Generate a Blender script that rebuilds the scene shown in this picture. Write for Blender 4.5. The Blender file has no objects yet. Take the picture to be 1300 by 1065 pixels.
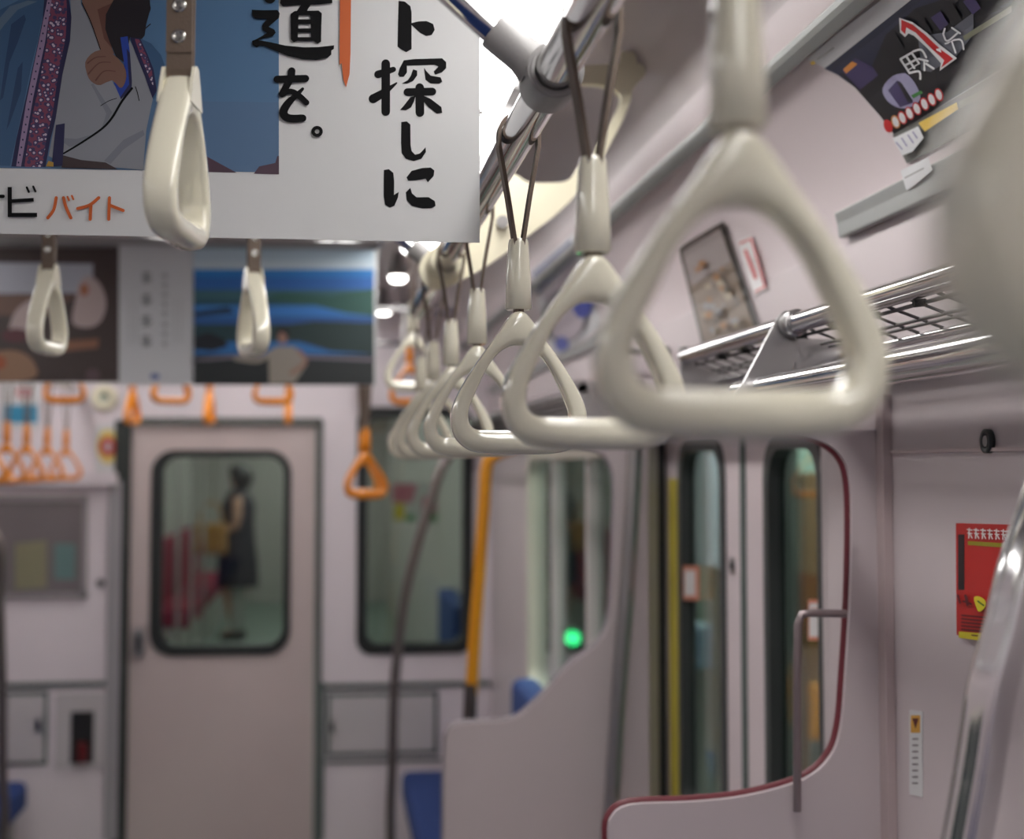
import bpy, bmesh, math, random
from mathutils import Vector, Matrix
from mathutils.geometry import tessellate_polygon
random.seed(7)
C = bpy.context.scene.collection
EYE = 1.72
# ------------------------------------------------------------------ camera
F_PX, CX, CY = 1870.0, 650.0, 487.5
YAW, PITCH = 0.1232467, 0.0552912
cam_d = bpy.data.cameras.new('camera'); cam = bpy.data.objects.new('camera', cam_d); C.objects.link(cam)
bpy.context.scene.camera = cam
cam.location = (0, 0, EYE)
cam.rotation_euler = (math.pi/2 + PITCH, 0, -YAW)
cam_d.sensor_width = 36; cam_d.lens = 36*F_PX/1300
cam_d.shift_y = -(532.5-CY)/1300
cam_d.dof.use_dof = True; cam_d.dof.focus_distance = 1.42; cam_d.dof.aperture_fstop = 4.1
cam_d.clip_start = 0.02
FW = Vector((math.sin(YAW)*math.cos(PITCH), math.cos(YAW)*math.cos(PITCH), math.sin(PITCH)))
RT = Vector((math.cos(YAW), -math.sin(YAW), 0)); UP = RT.cross(FW)
def slope(px, py):                     # measured direction as x/y and height/y
    d = FW + RT*((px-CX)/F_PX) + UP*((CY-py)/F_PX)
    return d.x/d.y, d.z/d.y
def on_y(Y):
    def f(px, py, off=0.0):
        a, b = slope(px, py); y = Y-off
        return Vector((a*Y, y, EYE+b*Y))
    return f
def on_x(X):
    def f(px, py, off=0.0):
        a, b = slope(px, py); y = X/a
        return Vector((X-off, y, EYE+b*y))
    return f
# side wall profile, (x, height over eye), bottom to ceiling centre line
XC = -0.45
PROF = [(.70,-1.72),(.70,.30),(.697,.33),(.690,.36),(.675,.40),(.645,.445),(.605,.485),(.563,.51),(.545,.56),(.52,.62),(.48,.67),(.42,.70),(.35,.71),(.20,.712),(XC,.715)]
def prof_at(r):
    for (x0,h0),(x1,h1) in zip(PROF[1:], PROF[2:]):
        r0, r1 = h0/x0, (h1/x1 if x1 > 0 else 99)
        if r0 <= r <= r1:
            lo, hi = 0.0, 1.0
            for _ in range(30):
                m = (lo+hi)/2; x = x0+(x1-x0)*m; h = h0+(h1-h0)*m
                if h < r*x: lo = m
                else: hi = m
            n = Vector((-(h1-h0), (x1-x0))); n.normalize()
            return x, h, n
    if r < .30/.70: return .70, .70*r, Vector((-1,0))
    return PROF[-1][0], PROF[-1][1], Vector((0,-1))
def on_curve(px, py, off=0.0):
    a, b = slope(px, py); x, h, n = prof_at(b/a)
    n = n if n.x < 0 else -n
    return Vector((x+n.x*off, x/a, EYE+h+n.y*off))
# ------------------------------------------------------------------ materials
def lin(c):
    c = c/255.0
    return c/12.92 if c <= .04045 else ((c+.055)/1.055)**2.4
MATS = {}
def mat(name, rgb, rough=.5, metal=0.0, coat=0.0, bump=0.0, scale=40, var=0.0, emit=0.0, spec=.5):
    if name in MATS: return MATS[name]
    m = bpy.data.materials.new(name); m.use_nodes = True; nt = m.node_tree
    b = nt.nodes['Principled BSDF']
    col = (lin(rgb[0]), lin(rgb[1]), lin(rgb[2]), 1)
    b.inputs['Base Color'].default_value = col
    b.inputs['Roughness'].default_value = rough; b.inputs['Metallic'].default_value = metal
    b.inputs['Coat Weight'].default_value = coat; b.inputs['Specular IOR Level'].default_value = spec
    tc = nt.nodes.new('ShaderNodeTexCoord'); n = nt.nodes.new('ShaderNodeTexNoise')
    n.inputs['Scale'].default_value = scale; n.inputs['Detail'].default_value = 3
    nt.links.new(tc.outputs['Object'], n.inputs['Vector'])
    if var:
        mx = nt.nodes.new('ShaderNodeMix'); mx.data_type = 'RGBA'
        mx.inputs[6].default_value = tuple(c*(1-var) for c in col[:3])+(1,)
        mx.inputs[7].default_value = tuple(min(1,c*(1+var)) for c in col[:3])+(1,)
        nt.links.new(n.outputs['Fac'], mx.inputs[0]); nt.links.new(mx.outputs[2], b.inputs['Base Color'])
    if bump:
        bp = nt.nodes.new('ShaderNodeBump'); bp.inputs['Strength'].default_value = bump; bp.inputs['Distance'].default_value = .002
        nt.links.new(n.outputs['Fac'], bp.inputs['Height']); nt.links.new(bp.outputs[0], b.inputs['Normal'])
    if emit:
        b.inputs['Emission Color'].default_value = col; b.inputs['Emission Strength'].default_value = emit
    MATS[name] = m; return m
WALL = mat('pink_melamine', (200,188,190), .42, var=.03, scale=6)
WALLC = mat('pink_melamine_upper', (214,201,203), .38, var=.03, scale=5)
ENDW = mat('end_wall_melamine', (228,218,223), .45, var=.03, scale=6)
DOORM = mat('end_door_pink', (202,186,184), .45, var=.03, scale=5)
LEAFM = mat('door_leaf_white', (226,212,215), .35, var=.02, scale=6)
CEIL = mat('ceiling_panel', (205,194,195), .5, var=.03, scale=4)
FLOORM = mat('floor_vinyl', (160,160,156), .55, var=.12, scale=60)
IVORY = mat('ivory_plastic', (236,231,210), .16, coat=1.0, var=.015, scale=30)
ORANGE = mat('orange_plastic', (232,138,14), .28, coat=.2, var=.03, scale=30)
BELT = mat('brown_belt', (106,90,78), .6, bump=.3, scale=500, var=.08)
CHROME = mat('polished_steel', (228,227,228), .10, metal=1, var=.02, scale=20)
STEEL = mat('brushed_steel', (176,174,174), .28, metal=1, var=.03, scale=60)
GREYP = mat('grey_cast', (150,147,146), .4, bump=.1, scale=300, var=.03)
CREAM = mat('cream_enamel', (233,226,200), .4, var=.02)
RAILM = mat('aluminium_rail', (150,152,150), .4, metal=.3, var=.03)
DARKG = mat('green_grey_seam', (88,100,97), .6)
RUBBER = mat('black_rubber', (30,34,34), .5)
MAROON = mat('maroon_edge', (110,42,52), .45)
YEL = mat('yellow_paint', (216,142,14), .35, var=.03)
YTAPE = mat('yellow_tape', (206,190,70), .5)
BLUE = mat('blue_moquette', (40,66,126), .9, bump=.4, scale=300, var=.15)
RED = mat('red_moquette', (150,40,60), .9, var=.15, scale=200)
WHITEP = mat('poster_paper', (214,214,214), .45, var=.01)
BLACK = mat('print_black', (14,14,16), .7, spec=.15)
PORANGE = mat('print_orange', (200,92,30), .45)
DARKBOX = mat('dark_interior', (26,24,26), .5)
EXTRED = mat('dark_red_paint', (105,25,30), .4)
WIRE = mat('wire_steel', (95,92,92), .35, metal=.6)
METALD = mat('rivet_metal', (200,198,192), .2, metal=1)
GLOWW = None
def emis(name, rgb, s):
    m = bpy.data.materials.new(name); m.use_nodes = True; nt = m.node_tree
    for n in list(nt.nodes): nt.nodes.remove(n)
    o = nt.nodes.new('ShaderNodeOutputMaterial'); e = nt.nodes.new('ShaderNodeEmission')
    e.inputs[0].default_value = (lin(rgb[0]),lin(rgb[1]),lin(rgb[2]),1); e.inputs[1].default_value = s
    nt.links.new(e.outputs[0], o.inputs[0]); return m
TUBE = emis('fluorescent_glow', (255,253,250), 10.0); TUBEL = emis('fluorescent_glow_weak', (255,253,250), 6.0)  # left row weakened for light balance; the added far-end tubes use it too
LAMPG = emis('lamp_glow', (255,252,246), 9.0)
GREENL = emis('green_signal_glow', (60,255,150), 4.0)
def glassm(name, tint, refl=.9):
    m = bpy.data.materials.new(name); m.use_nodes = True; nt = m.node_tree
    for n in list(nt.nodes): nt.nodes.remove(n)
    o = nt.nodes.new('ShaderNodeOutputMaterial'); t = nt.nodes.new('ShaderNodeBsdfTransparent'); g = nt.nodes.new('ShaderNodeBsdfGlossy')
    t.inputs[0].default_value = tuple(tint)+(1,); g.inputs['Roughness'].default_value = .01
    lw = nt.nodes.new('ShaderNodeLayerWeight'); pw = nt.nodes.new('ShaderNodeMath'); pw.operation = 'POWER'; pw.inputs[1].default_value = 5
    f = nt.nodes.new('ShaderNodeMath'); f.operation = 'MULTIPLY_ADD'; f.inputs[1].default_value = .96; f.inputs[2].default_value = .04
    nt.links.new(lw.outputs['Facing'], pw.inputs[0]); nt.links.new(pw.outputs[0], f.inputs[0])
    mx = nt.nodes.new('ShaderNodeMixShader')
    nt.links.new(f.outputs[0], mx.inputs[0]); nt.links.new(t.outputs[0], mx.inputs[1]); nt.links.new(g.outputs[0], mx.inputs[2])
    nt.links.new(mx.outputs[0], o.inputs[0]); return m
GLASS = glassm('green_tinted_glass', (.80,.88,.84))
def printm(name, rgb, rough=.4): return mat(name, rgb, rough)
def voro(name, c1, c2, c3, scale):
    m = bpy.data.materials.new(name); m.use_nodes = True; nt = m.node_tree; b = nt.nodes['Principled BSDF']
    tc = nt.nodes.new('ShaderNodeTexCoord'); v = nt.nodes.new('ShaderNodeTexVoronoi'); v.inputs['Scale'].default_value = scale
    r = nt.nodes.new('ShaderNodeValToRGB'); r.color_ramp.interpolation = 'CONSTANT'
    cc = [tuple(lin(x) for x in c)+(1,) for c in (c1,c2,c3)]
    r.color_ramp.elements[0].color = cc[0]; r.color_ramp.elements[0].position = 0
    r.color_ramp.elements[1].color = cc[1]; r.color_ramp.elements[1].position = .3
    e = r.color_ramp.elements.new(.55); e.color = cc[2]
    nt.links.new(tc.outputs['Object'], v.inputs['Vector']); nt.links.new(v.outputs['Distance'], r.inputs[0]); nt.links.new(r.outputs[0], b.inputs['Base Color'])
    b.inputs['Roughness'].default_value = .45
    return m
# ------------------------------------------------------------------ mesh builder
class MB:
    def __init__(s): s.v=[]; s.f=[]; s.m=[]; s.sm=[]; s.mats=[]
    def mi(s, m):
        if m not in s.mats: s.mats.append(m)
        return s.mats.index(m)
    def add(s, vs, fs, m, smooth=False):
        o = len(s.v); k = s.mi(m); s.v += [tuple(v) for v in vs]
        for f in fs: s.f.append([i+o for i in f]); s.m.append(k); s.sm.append(smooth)
        return s
    def box(s, a, b, m):
        (x0,y0,z0),(x1,y1,z1) = a,b
        vs = [(x,y,z) for x in (x0,x1) for y in (y0,y1) for z in (z0,z1)]
        return s.add(vs, [(0,1,3,2),(4,6,7,5),(0,4,5,1),(2,3,7,6),(0,2,6,4),(1,5,7,3)], m)
    def tube(s, path, r, m, n=16, cap=True, closed=False):
        P = [Vector(p) for p in path]
        if len(P) == 2 and (P[1]-P[0]).length > .6 and not isinstance(r,(list,tuple)):
            k = int((P[1]-P[0]).length/.25); P = [P[0].lerp(P[1], i/k) for i in range(k+1)]
        N = len(P)
        T = []
        for i in range(N):
            if closed: t = P[(i+1)%N]-P[i-1]
            else: t = (P[min(i+1,N-1)]-P[max(i-1,0)])
            T.append(t.normalized())
        a = Vector((0,0,1)) if abs(T[0].z) < .9 else Vector((1,0,0))
        u = T[0].cross(a).normalized(); vs=[]; rr = r if isinstance(r,(list,tuple)) else [r]*N
        for i in range(N):
            u = (u - T[i]*u.dot(T[i])).normalized(); w = T[i].cross(u)
            for k in range(n):
                t = 2*math.pi*k/n; vs.append(P[i] + (u*math.cos(t)+w*math.sin(t))*rr[i])
        fs=[]
        for i in range(N if closed else N-1):
            for k in range(n):
                j=(i+1)%N; fs.append((i*n+k, i*n+(k+1)%n, j*n+(k+1)%n, j*n+k))
        s.add(vs, fs, m, True)
        if cap and not closed:
            s.add(vs[:n], [tuple(range(n))[::-1]], m); s.add(vs[-n:], [tuple(range(n))], m)
        return s
    def ring(s, c, axis, ro, ri, h, m, n=28):
        c=Vector(c); ax=Vector(axis).normalized(); a=Vector((0,0,1)) if abs(ax.z)<.9 else Vector((1,0,0)); u=ax.cross(a).normalized(); w=ax.cross(u)
        vs=[]
        for k in range(n):
            t=2*math.pi*k/n; d=u*math.cos(t)+w*math.sin(t)
            for (r,z) in ((ro,-h/2),(ro,h/2),(ri,h/2),(ri,-h/2)): vs.append(c+d*r+ax*z)
        fs=[(k*4+q, ((k+1)%n)*4+q, ((k+1)%n)*4+(q+1)%4, k*4+(q+1)%4) for k in range(n) for q in range(4)]
        return s.add(vs, fs, m, True)
    def slab(s, loops, fn, t, m, side=None):
        """loops of 2D points (outer first); fn(p, depth) -> 3D; solid of thickness t"""
        L = [[Vector((p[0],p[1],0)) for p in lp] for lp in loops]
        tri = tessellate_polygon(L); flat = [p for lp in loops for p in lp]; n=len(flat)
        vs = [fn(p,0) for p in flat]+[fn(p,t) for p in flat]
        s.add(vs, [tuple(a) for a in tri]+[tuple(i+n for i in a)[::-1] for a in tri], m)
        o=0; fs=[]
        for lp in loops:
            k=len(lp)
            for i in range(k): a=o+i; b=o+(i+1)%k; fs.append((a,b,b+n,a+n))
            o+=k
        s.add(vs, fs, side or m, False)
        return s
    def build(s, name, parent=None, bevel=0, fix=True, smooth_angle=None):
        me = bpy.data.meshes.new(name)
        vs = s.v; off = Vector((0,0,0))
        me.from_pydata([tuple(Vector(v)-off) for v in vs], [], s.f)
        for m in s.mats: me.materials.append(m)
        for i,p in enumerate(me.polygons): p.material_index = s.m[i]; p.use_smooth = s.sm[i]
        me.update()
        if fix:
            bm = bmesh.new(); bm.from_mesh(me)
            bmesh.ops.recalc_face_normals(bm, faces=bm.faces); bm.to_mesh(me); bm.free()
        o = bpy.data.objects.new(name, me); C.objects.link(o)
        if bevel:
            b = o.modifiers.new('bevel','BEVEL'); b.width = bevel; b.segments = 3; b.limit_method='ANGLE'; b.harden_normals=False
        if parent:
            o.parent = parent
            w = Matrix.Translation(parent.location)
            o.matrix_parent_inverse = w.inverted() if parent.type=='EMPTY' else Matrix()
        else:
            # origin at the base centre of the thing
            xs=[v.co.x for v in me.vertices]; ys=[v.co.y for v in me.vertices]; zs=[v.co.z for v in me.vertices]
            c = Vector(((min(xs)+max(xs))/2,(min(ys)+max(ys))/2,min(zs)))
            o['_c'] = 0; del o['_c']
        return o
def local_parent(o, p): o.parent = p; return o
def tag(o, label=None, cat=None, group=None, kind=None):
    if label: o['label']=label
    if cat: o['category']=cat
    if group: o['group']=group
    if kind: o['kind']=kind
    return o
def empty(name, loc, label=None, cat=None, group=None, rz=0):
    o = bpy.data.objects.new(name, None); C.objects.link(o); o.location = loc; o.rotation_euler=(0,0,rz); o.empty_display_size=.05
    return tag(o, label, cat, group)
def struct(o): o['kind']='structure'; return o
def copy_tree(o, parent=None):
    c = o.copy(); C.objects.link(c)
    if parent: c.parent = parent
    for ch in list(o.children): copy_tree(ch, c)
    return c
def crom(pts, n=6, closed=True):
    N=len(pts); out=[]
    for i in range(N if closed else N-1):
        g=lambda j: pts[j%N] if closed else pts[max(0,min(N-1,j))]
        p0,p1,p2,p3=g(i-1),g(i),g(i+1),g(i+2)
        for k in range(n):
            t=k/n; out.append(tuple(.5*((2*b)+(c-a)*t+(2*a-5*b+4*c-d)*t*t+(-a+3*b-3*c+d)*t**3) for a,b,c,d in zip(p0,p1,p2,p3)))
    if not closed: out.append(tuple(pts[-1]))
    return out
def rrect(x0,y0,x1,y1,r,n=8):
    P=[]
    for cx,cy,a in ((x1-r,y1-r,0),(x0+r,y1-r,90),(x0+r,y0+r,180),(x1-r,y0+r,270)):
        for k in range(n+1):
            t=math.radians(a+90*k/n); P.append((cx+r*math.cos(t),cy+r*math.sin(t)))
    return P
# ------------------------------------------------------------------ flat print (posters, stickers)
class Print:
    """layers of ink polygons measured in picture units (ox,oy,s) and laid on a surface"""
    def __init__(s, fn, base=.0006, sub=False): s.fn=fn; s.mb=MB(); s.k=0; s.base=base; s.o=(0,0,1); s.sub=sub; s.step=.00005
    def unit(s, ox, oy, sc): s.o=(ox,oy,sc); return s
    def _px(s,p): return (s.o[0]+p[0]/s.o[2], s.o[1]+p[1]/s.o[2])
    def poly(s, pts, m, holes=(), smooth=0):
        if smooth: pts = crom(pts, smooth)
        s.k += 1; off = s.base+s.step*s.k
        loops=[[s._px(p) for p in pts]]+[[s._px(p) for p in h] for h in holes]
        tri = tessellate_polygon([[Vector((x,y,0)) for x,y in lp] for lp in loops]); flat=[p for lp in loops for p in lp]
        if s.sub:
            bm=bmesh.new(); vv=[bm.verts.new((x,y,0)) for x,y in flat]
            for t in tri:
                try: bm.faces.new([vv[i] for i in t])
                except ValueError: pass
            for _ in range(4):
                es=[e for e in bm.edges if e.calc_length()>14]
                if not es: break
                bmesh.ops.subdivide_edges(bm, edges=es, cuts=1, use_grid_fill=True)
                bmesh.ops.triangulate(bm, faces=bm.faces)
            bm.verts.index_update()
            vs=[s.fn(v.co.x,v.co.y,off) for v in bm.verts]; fs=[tuple(v.index for v in f.verts) for f in bm.faces]; bm.free()
        else:
            vs=[s.fn(x,y,off) for x,y in flat]; fs=[tuple(t) for t in tri]
        s.mb.add(vs, fs, m); return s
    def stroke(s, pts, w, m, cap=True):
        ws = w if isinstance(w,(list,tuple)) else [w]*len(pts)
        if len(pts)>2:
            q=crom([(p[0],p[1],ww) for p,ww in zip(pts,ws)],5,False)
        else: q=[(p[0],p[1],ww) for p,ww in zip(pts,ws)]
        s.k += 1
        L=[];R=[]
        for i,(x,y,ww) in enumerate(q):
            a=q[max(0,i-1)]; b=q[min(len(q)-1,i+1)]; dx,dy=b[0]-a[0],b[1]-a[1]; l=math.hypot(dx,dy) or 1
            nx,ny=-dy/l*ww/2,dx/l*ww/2; L.append((x+nx,y+ny)); R.append((x-nx,y-ny))
        off=s.base+s.step*s.k
        vs=[s.fn(*s._px(p),off) for p in L+R]; n=len(L)
        s.mb.add(vs, [(i,i+1,n+i+1,n+i) for i in range(n-1)], m)
        if cap:
            for (x,y,ww) in (q[0],q[-1]):
                c=[(x+ww/2*math.cos(t*math.pi/7), y+ww/2*math.sin(t*math.pi/7)) for t in range(14)]
                s.mb.add([s.fn(*s._px(p),off+s.step*.5) for p in c], [tuple(range(14))], m)
        return s
    def disc(s, cx, cy, rx, ry, m, rot=0, hole=0):
        c=math.cos(rot); d=math.sin(rot)
        P=[(cx+rx*math.cos(t)*c-ry*math.sin(t)*d, cy+rx*math.cos(t)*d+ry*math.sin(t)*c) for t in [k*math.pi/12 for k in range(24)]]
        H=[[(cx+(a-cx)*hole, cy+(b-cy)*hole) for a,b in P]] if hole else ()
        return s.poly(P, m, H)
    def build(s, name, parent): return s.mb.build(name, parent, fix=False)
# ------------------------------------------------------------------ room shell
Y0, YE = -9.0, 6.4
def mx(x): return 2*XC-x
def shell_strip(name, i0, i1, y0, y1, mirror, m, th=.03):
    mb=MB(); pts=PROF[i0:i1+1]
    vs=[]
    for y in (y0,y1):
        for x,h in pts: vs.append(((mx(x) if mirror else x), y, EYE+h))
    for y in (y0,y1):
        for x,h in pts:
            X=x+th if h<.68 else x; vs.append(((mx(X) if mirror else X), y, EYE+h+(th if h>=.3 else 0)))
    n=len(pts); fs=[]
    for i in range(n-1):
        fs.append((2*n+i,2*n+i+1,3*n+i+1,3*n+i))
    fs += [(0,n,3*n,2*n),(n-1,2*n-1,4*n-1,3*n-1)]
    mb.add(vs[:2*n],[(i,i+1,n+i+1,n+i) for i in range(n-1)],m,True); mb.add(vs, fs, m); return mb.build(name,fix=False)
FL = EYE-1.72
struct(MB().box((-1.66,Y0,-.05),(.80,YE+.06,0),FLOORM).build('floor'))
struct(shell_strip('ceiling',8,14,Y0,YE+.06,False,CEIL)); struct(shell_strip('ceiling',8,14,Y0,YE+.06,True,CEIL))
struct(shell_strip('wall_right',1,8,Y0,YE+.06,False,WALLC)); struct(shell_strip('wall_left',1,8,Y0,YE+.06,True,WALLC))
def wall_yz(name, x, t, outer, holes, m, sign=1):
    mb=MB(); fn=lambda p,d: Vector((x+sign*d, p[0], EYE+p[1]))
    mb.slab([outer]+holes, fn, t, m); return struct(mb.build(name))
R = lambda a,b,c,d: [(a,b),(c,b),(c,d),(a,d)]
# right wall: near part, door zone, bench zone with window
DY0, DY1, DTOP = 2.02, 3.30, .075
wall_yz('wall_right', .70, .05, R(Y0,-1.72,DY0,.30), [], WALL)
wall_yz('wall_right', .70, .05, R(DY0,DTOP,DY1,.30), [], WALL)
WIN = rrect(3.50,-.78,5.12,.04,.09)
wall_yz('wall_right', .70, .05, R(DY1,-1.72,YE,.30), [WIN], WALL)
# slanted jambs into the door recess
for y0,y1,m in ((DY0,2.24,WALL),(DY1,3.42,STEEL)):
    mb=MB(); vs=[(.70,y0,FL),(.765,y1,FL),(.765,y1,EYE+DTOP),(.70,y0,EYE+DTOP),(.80,y0,FL),(.80,y1,FL),(.80,y1,EYE+DTOP),(.80,y0,EYE+DTOP)]
    if y0<3: mb.add(vs,[(0,1,2,3),(4,5,6,7),(0,4,7,3),(1,5,6,2),(0,1,5,4),(3,2,6,7)],m)
    else:
        mb.box((.702,DY1-.010,FL),(.741,DY1-.0005,EYE+DTOP),mat('jamb_steel',(176,176,164),.35,metal=.5)); mb.box((.741,DY1-.012,FL),(.7595,DY1+.02,EYE+DTOP),RUBBER)
    struct(mb.build('trim_1' if y0<3 else 'trim_2'))
struct(MB().box((.745,DY0,EYE+DTOP),(.80,DY1,EYE+DTOP+.03),WALL).build('trim_3'))
# left wall, mirrored but plain, with a window and door
XL = mx(.70)
wall_yz('wall_left', XL, .05, R(Y0,-1.72,YE,.30), [rrect(3.5,-.78,5.12,.04,.09), rrect(-1.2,-.78,1.4,.04,.09)], WALL, -1)
# back wall of the car behind the camera
struct(MB().box((-1.66,Y0-.04,0),(.76,Y0,EYE+.73),ENDW).build('wall_back'))

def window_unit(n, x, y0,y1,h0,h1, inward, mull=()):
    root=struct(empty('window_%d'%n,(x,(y0+y1)/2,EYE+h0)))
    mb=MB(); fn=lambda p,d: Vector((x+inward*(-.012)+inward*d, p[0], EYE+p[1]))
    mb.slab([rrect(y0-.03,h0-.03,y1+.03,h1+.03,.11), rrect(y0+.02,h0+.02,y1-.02,h1-.02,.07)], fn, .035, mat('cream_window_frame',(222,214,200),.4)); mb.build('window_frame',root)
    for q in mull: MB().box((min(x,x+inward*.03),q-.03,EYE+h0),(max(x,x+inward*.03),q+.03,EYE+h1),mat('pale_mullion',(206,198,196),.4)).build('mullion',root)
    MB().slab([rrect(y0+.01,h0+.01,y1-.01,h1-.01,.08)], lambda p,d: Vector((x+inward*(.02+d), p[0], EYE+p[1])), .005, GLASS).build('pane',root)
window_unit(1, .70, 3.50,5.12,-.78,.04, 1, (3.98,4.62))
window_unit(2, XL, 3.5,5.12,-.78,.04, -1, (4.3,))
window_unit(3, XL, -1.2,1.4,-.78,.04, -1, (.1,))
# ------------------------------------------------------------------ end wall
E_ = on_y(YE)
def e2(px,py): v=E_(px,py); return (v.x, v.z-EYE)
dl,dt = e2(165,540); dr,_ = e2(400,540)
wl,wt = e2(457,520); wr,wb = e2(597,826)
mb=MB()
outer=[(-1.62,-1.72),(dl-.03,-1.72),(dl-.03,dt+.02),(dr+.025,dt+.02),(dr+.025,-1.72),(.75,-1.72),(.75,.45),(.60,.55),(.52,.70),(-1.42,.70),(-1.50,.55),(-1.62,.45)]
mb.slab([outer, rrect(wl,wb,wr,wt,.06)], lambda p,d: Vector((p[0],YE+d,EYE+p[1])), .07, ENDW)
struct(mb.build('wall_far'))
# recess frame of the end door
mb=MB(); fr=mat('door_recess_frame',(96,98,96),.5)
mb.box((dl-.06,YE-.012,0),(dl-.03+.035,YE+.06,EYE+dt+.02),mat('recess_dark_strip',(40,46,44),.6))  # near-black left strip of the frame
mb.box((dr+.005,YE-.010,0),(dr+.035,YE+.06,EYE+dt+.02),fr)
mb.box((dl-.03,YE-.010,EYE+dt+.005),(dr+.03,YE+.06,EYE+dt+.035),fr)
struct(mb.build('trim_4'))
# end door
d=struct(empty('door_1',((dl+dr)/2,YE+.02,0)))
gl,gt=e2(207,580); gr,gb=e2(359,818)
MB().slab([R(dl-.0,-1.70,dr,dt), rrect(gl-.02,gb-.02,gr+.02,gt+.02,.09)], lambda p,q: Vector((p[0],YE+.02+q,EYE+p[1])), .035, DOORM).build('door_panel',d)
MB().slab([rrect(gl-.05,gb-.045,gr+.03,gt+.03,.10), rrect(gl,gb,gr,gt,.07)], lambda p,q: Vector((p[0],YE+.008+q,EYE+p[1])), .05, RUBBER).build('window_gasket',d)
MB().slab([rrect(gl-.01,gb-.01,gr+.01,gt+.01,.075)], lambda p,q: Vector((p[0],YE+.035+q,EYE+p[1])), .005, GLASS).build('pane',d)
hx,hz=e2(176,816)
mb=MB(); mb.box((hx-.022,YE-.002,EYE+hz-.06),(hx+.022,YE+.02,EYE+hz+.06),STEEL); mb.tube([(hx,YE-.002,EYE+hz+.035),(hx,YE-.03,EYE+hz+.035)],.013,STEEL); mb.tube([(hx,YE-.022,EYE+hz+.035),(hx,YE-.024,EYE+hz-.035)],.009,RUBBER)
mb.build('door_handle',d)
# end wall window
w=struct(empty('window_4',((wl+wr)/2,YE,EYE+wb)))
MB().slab([rrect(wl-.012,wb-.012,wr+.012,wt+.012,.07), rrect(wl+.035,wb+.035,wr-.035,wt-.035,.05)], lambda p,q: Vector((p[0],YE-.008+q,EYE+p[1])), .05, RUBBER).build('window_gasket',w)
MB().slab([rrect(wl+.02,wb+.02,wr-.02,wt-.02,.05)], lambda p,q: Vector((p[0],YE+.03+q,EYE+p[1])), .005, GLASS).build('pane',w)
# wainscot bands and cabinets on the end wall
def ebox(x0,y0,x1,y1,prot,m,mb):
    a=e2(x0,y1); b=e2(x1,y0); mb.box((a[0],YE-prot,EYE+a[1]),(b[0],YE-.0005,EYE+b[1]),m)
mb=MB()
ebox(412,864,622,874,.012,DARKG,mb); ebox(404,866,412,1066,.012,DARKG,mb); ebox(412,962,560,969,.010,DARKG,mb); ebox(0,864,150,873,.012,DARKG,mb)
struct(mb.build('trim_5'))
mb=MB(); ebox(-60,600,150,616,.05,ENDW,mb); struct(mb.build('trim_6'))
mb=MB(); ebox(132,610,156,1066,.02,mat('grey_column',(160,156,160),.5),mb); struct(mb.build('trim_7'))
def cabinet(x0,y0,x1,y1,lx,ly,label):
    a=e2(x0,y1); b=e2(x1,y0); r=empty('wall_cabinet',((a[0]+b[0])/2,YE-.01,EYE+a[1]),label,'cabinet')
    q=MB(); ebox(x0,y0,x1,y1,.008,DARKG,q); q.build('frame',r)
    q=MB(); ebox(x0+5,y0+5,x1-5,y1-5,.016,mat('cabinet_door',(196,190,192),.45),q); q.build('door',r,bevel=.003)
    q=MB(); c=e2(lx,ly); q.box((c[0]-.014,YE-.024,EYE+c[1]-.03),(c[0]+.014,YE-.015,EYE+c[1]+.03),STEEL); q.box((c[0]-.006,YE-.028,EYE+c[1]-.018),(c[0]+.006,YE-.023,EYE+c[1]+.018),RUBBER); q.build('latch',r)
cabinet(414,877,556,960,421,922,'low pale cabinet door with small latch right of the end door')
cabinet(4,877,62,972,50,920,'low pale cabinet door with small latch at the far left of the end wall')
r=empty('extinguisher_box',(E_(105,966).x,YE-.01,E_(105,966).z),'pale wall box with a dark window onto a red fire extinguisher','extinguisher box')
q=MB(); ebox(70,877,140,975,.012,mat('cabinet_door',(0,0,0)),q); q.build('case',r,bevel=.003)
q=MB(); ebox(90,902,120,968,.018,DARKBOX,q); q.build('window',r)
q=MB(); c=e2(106,935); q.tube([(c[0],YE-.024,EYE+c[1]-.10),(c[0],YE-.024,EYE+c[1]-.02)],.02,EXTRED); q.build('cylinder',r)
# grey glazed noticeboard at left of the end wall
r=empty('notice_frame',(E_(50,755).x,YE,E_(50,755).z),'grey glazed notice board on the end wall left of the door','notice board')
q=MB(); ebox(-40,636,106,756,.012,mat('board_grey',(120,112,114),.25,coat=.5),q); q.build('board',r)
q=MB(); ebox(-40,628,112,636,.02,mat('board_rim',(150,144,146),.4),q); ebox(104,636,112,760,.02,MATS['board_rim'],q); ebox(-40,752,112,760,.02,MATS['board_rim'],q); q.build('rim',r)
q=Print(E_,.013); q.poly([(20,690),(60,686),(60,745),(20,748)],printm('faded_olive',(135,132,105))); q.poly([(70,690),(96,690),(96,735),(70,735)],printm('faded_teal',(100,128,126))); q.build('faded_sheets',r)
mb=MB()
c=e2(128,740); mb.ring((c[0],YE-.004,EYE+c[1]),(0,1,0),.016,.006,.008,RUBBER); tag(mb.build('door_stopper'),'small dark round stopper on the end wall by the notice board','stopper')
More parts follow.
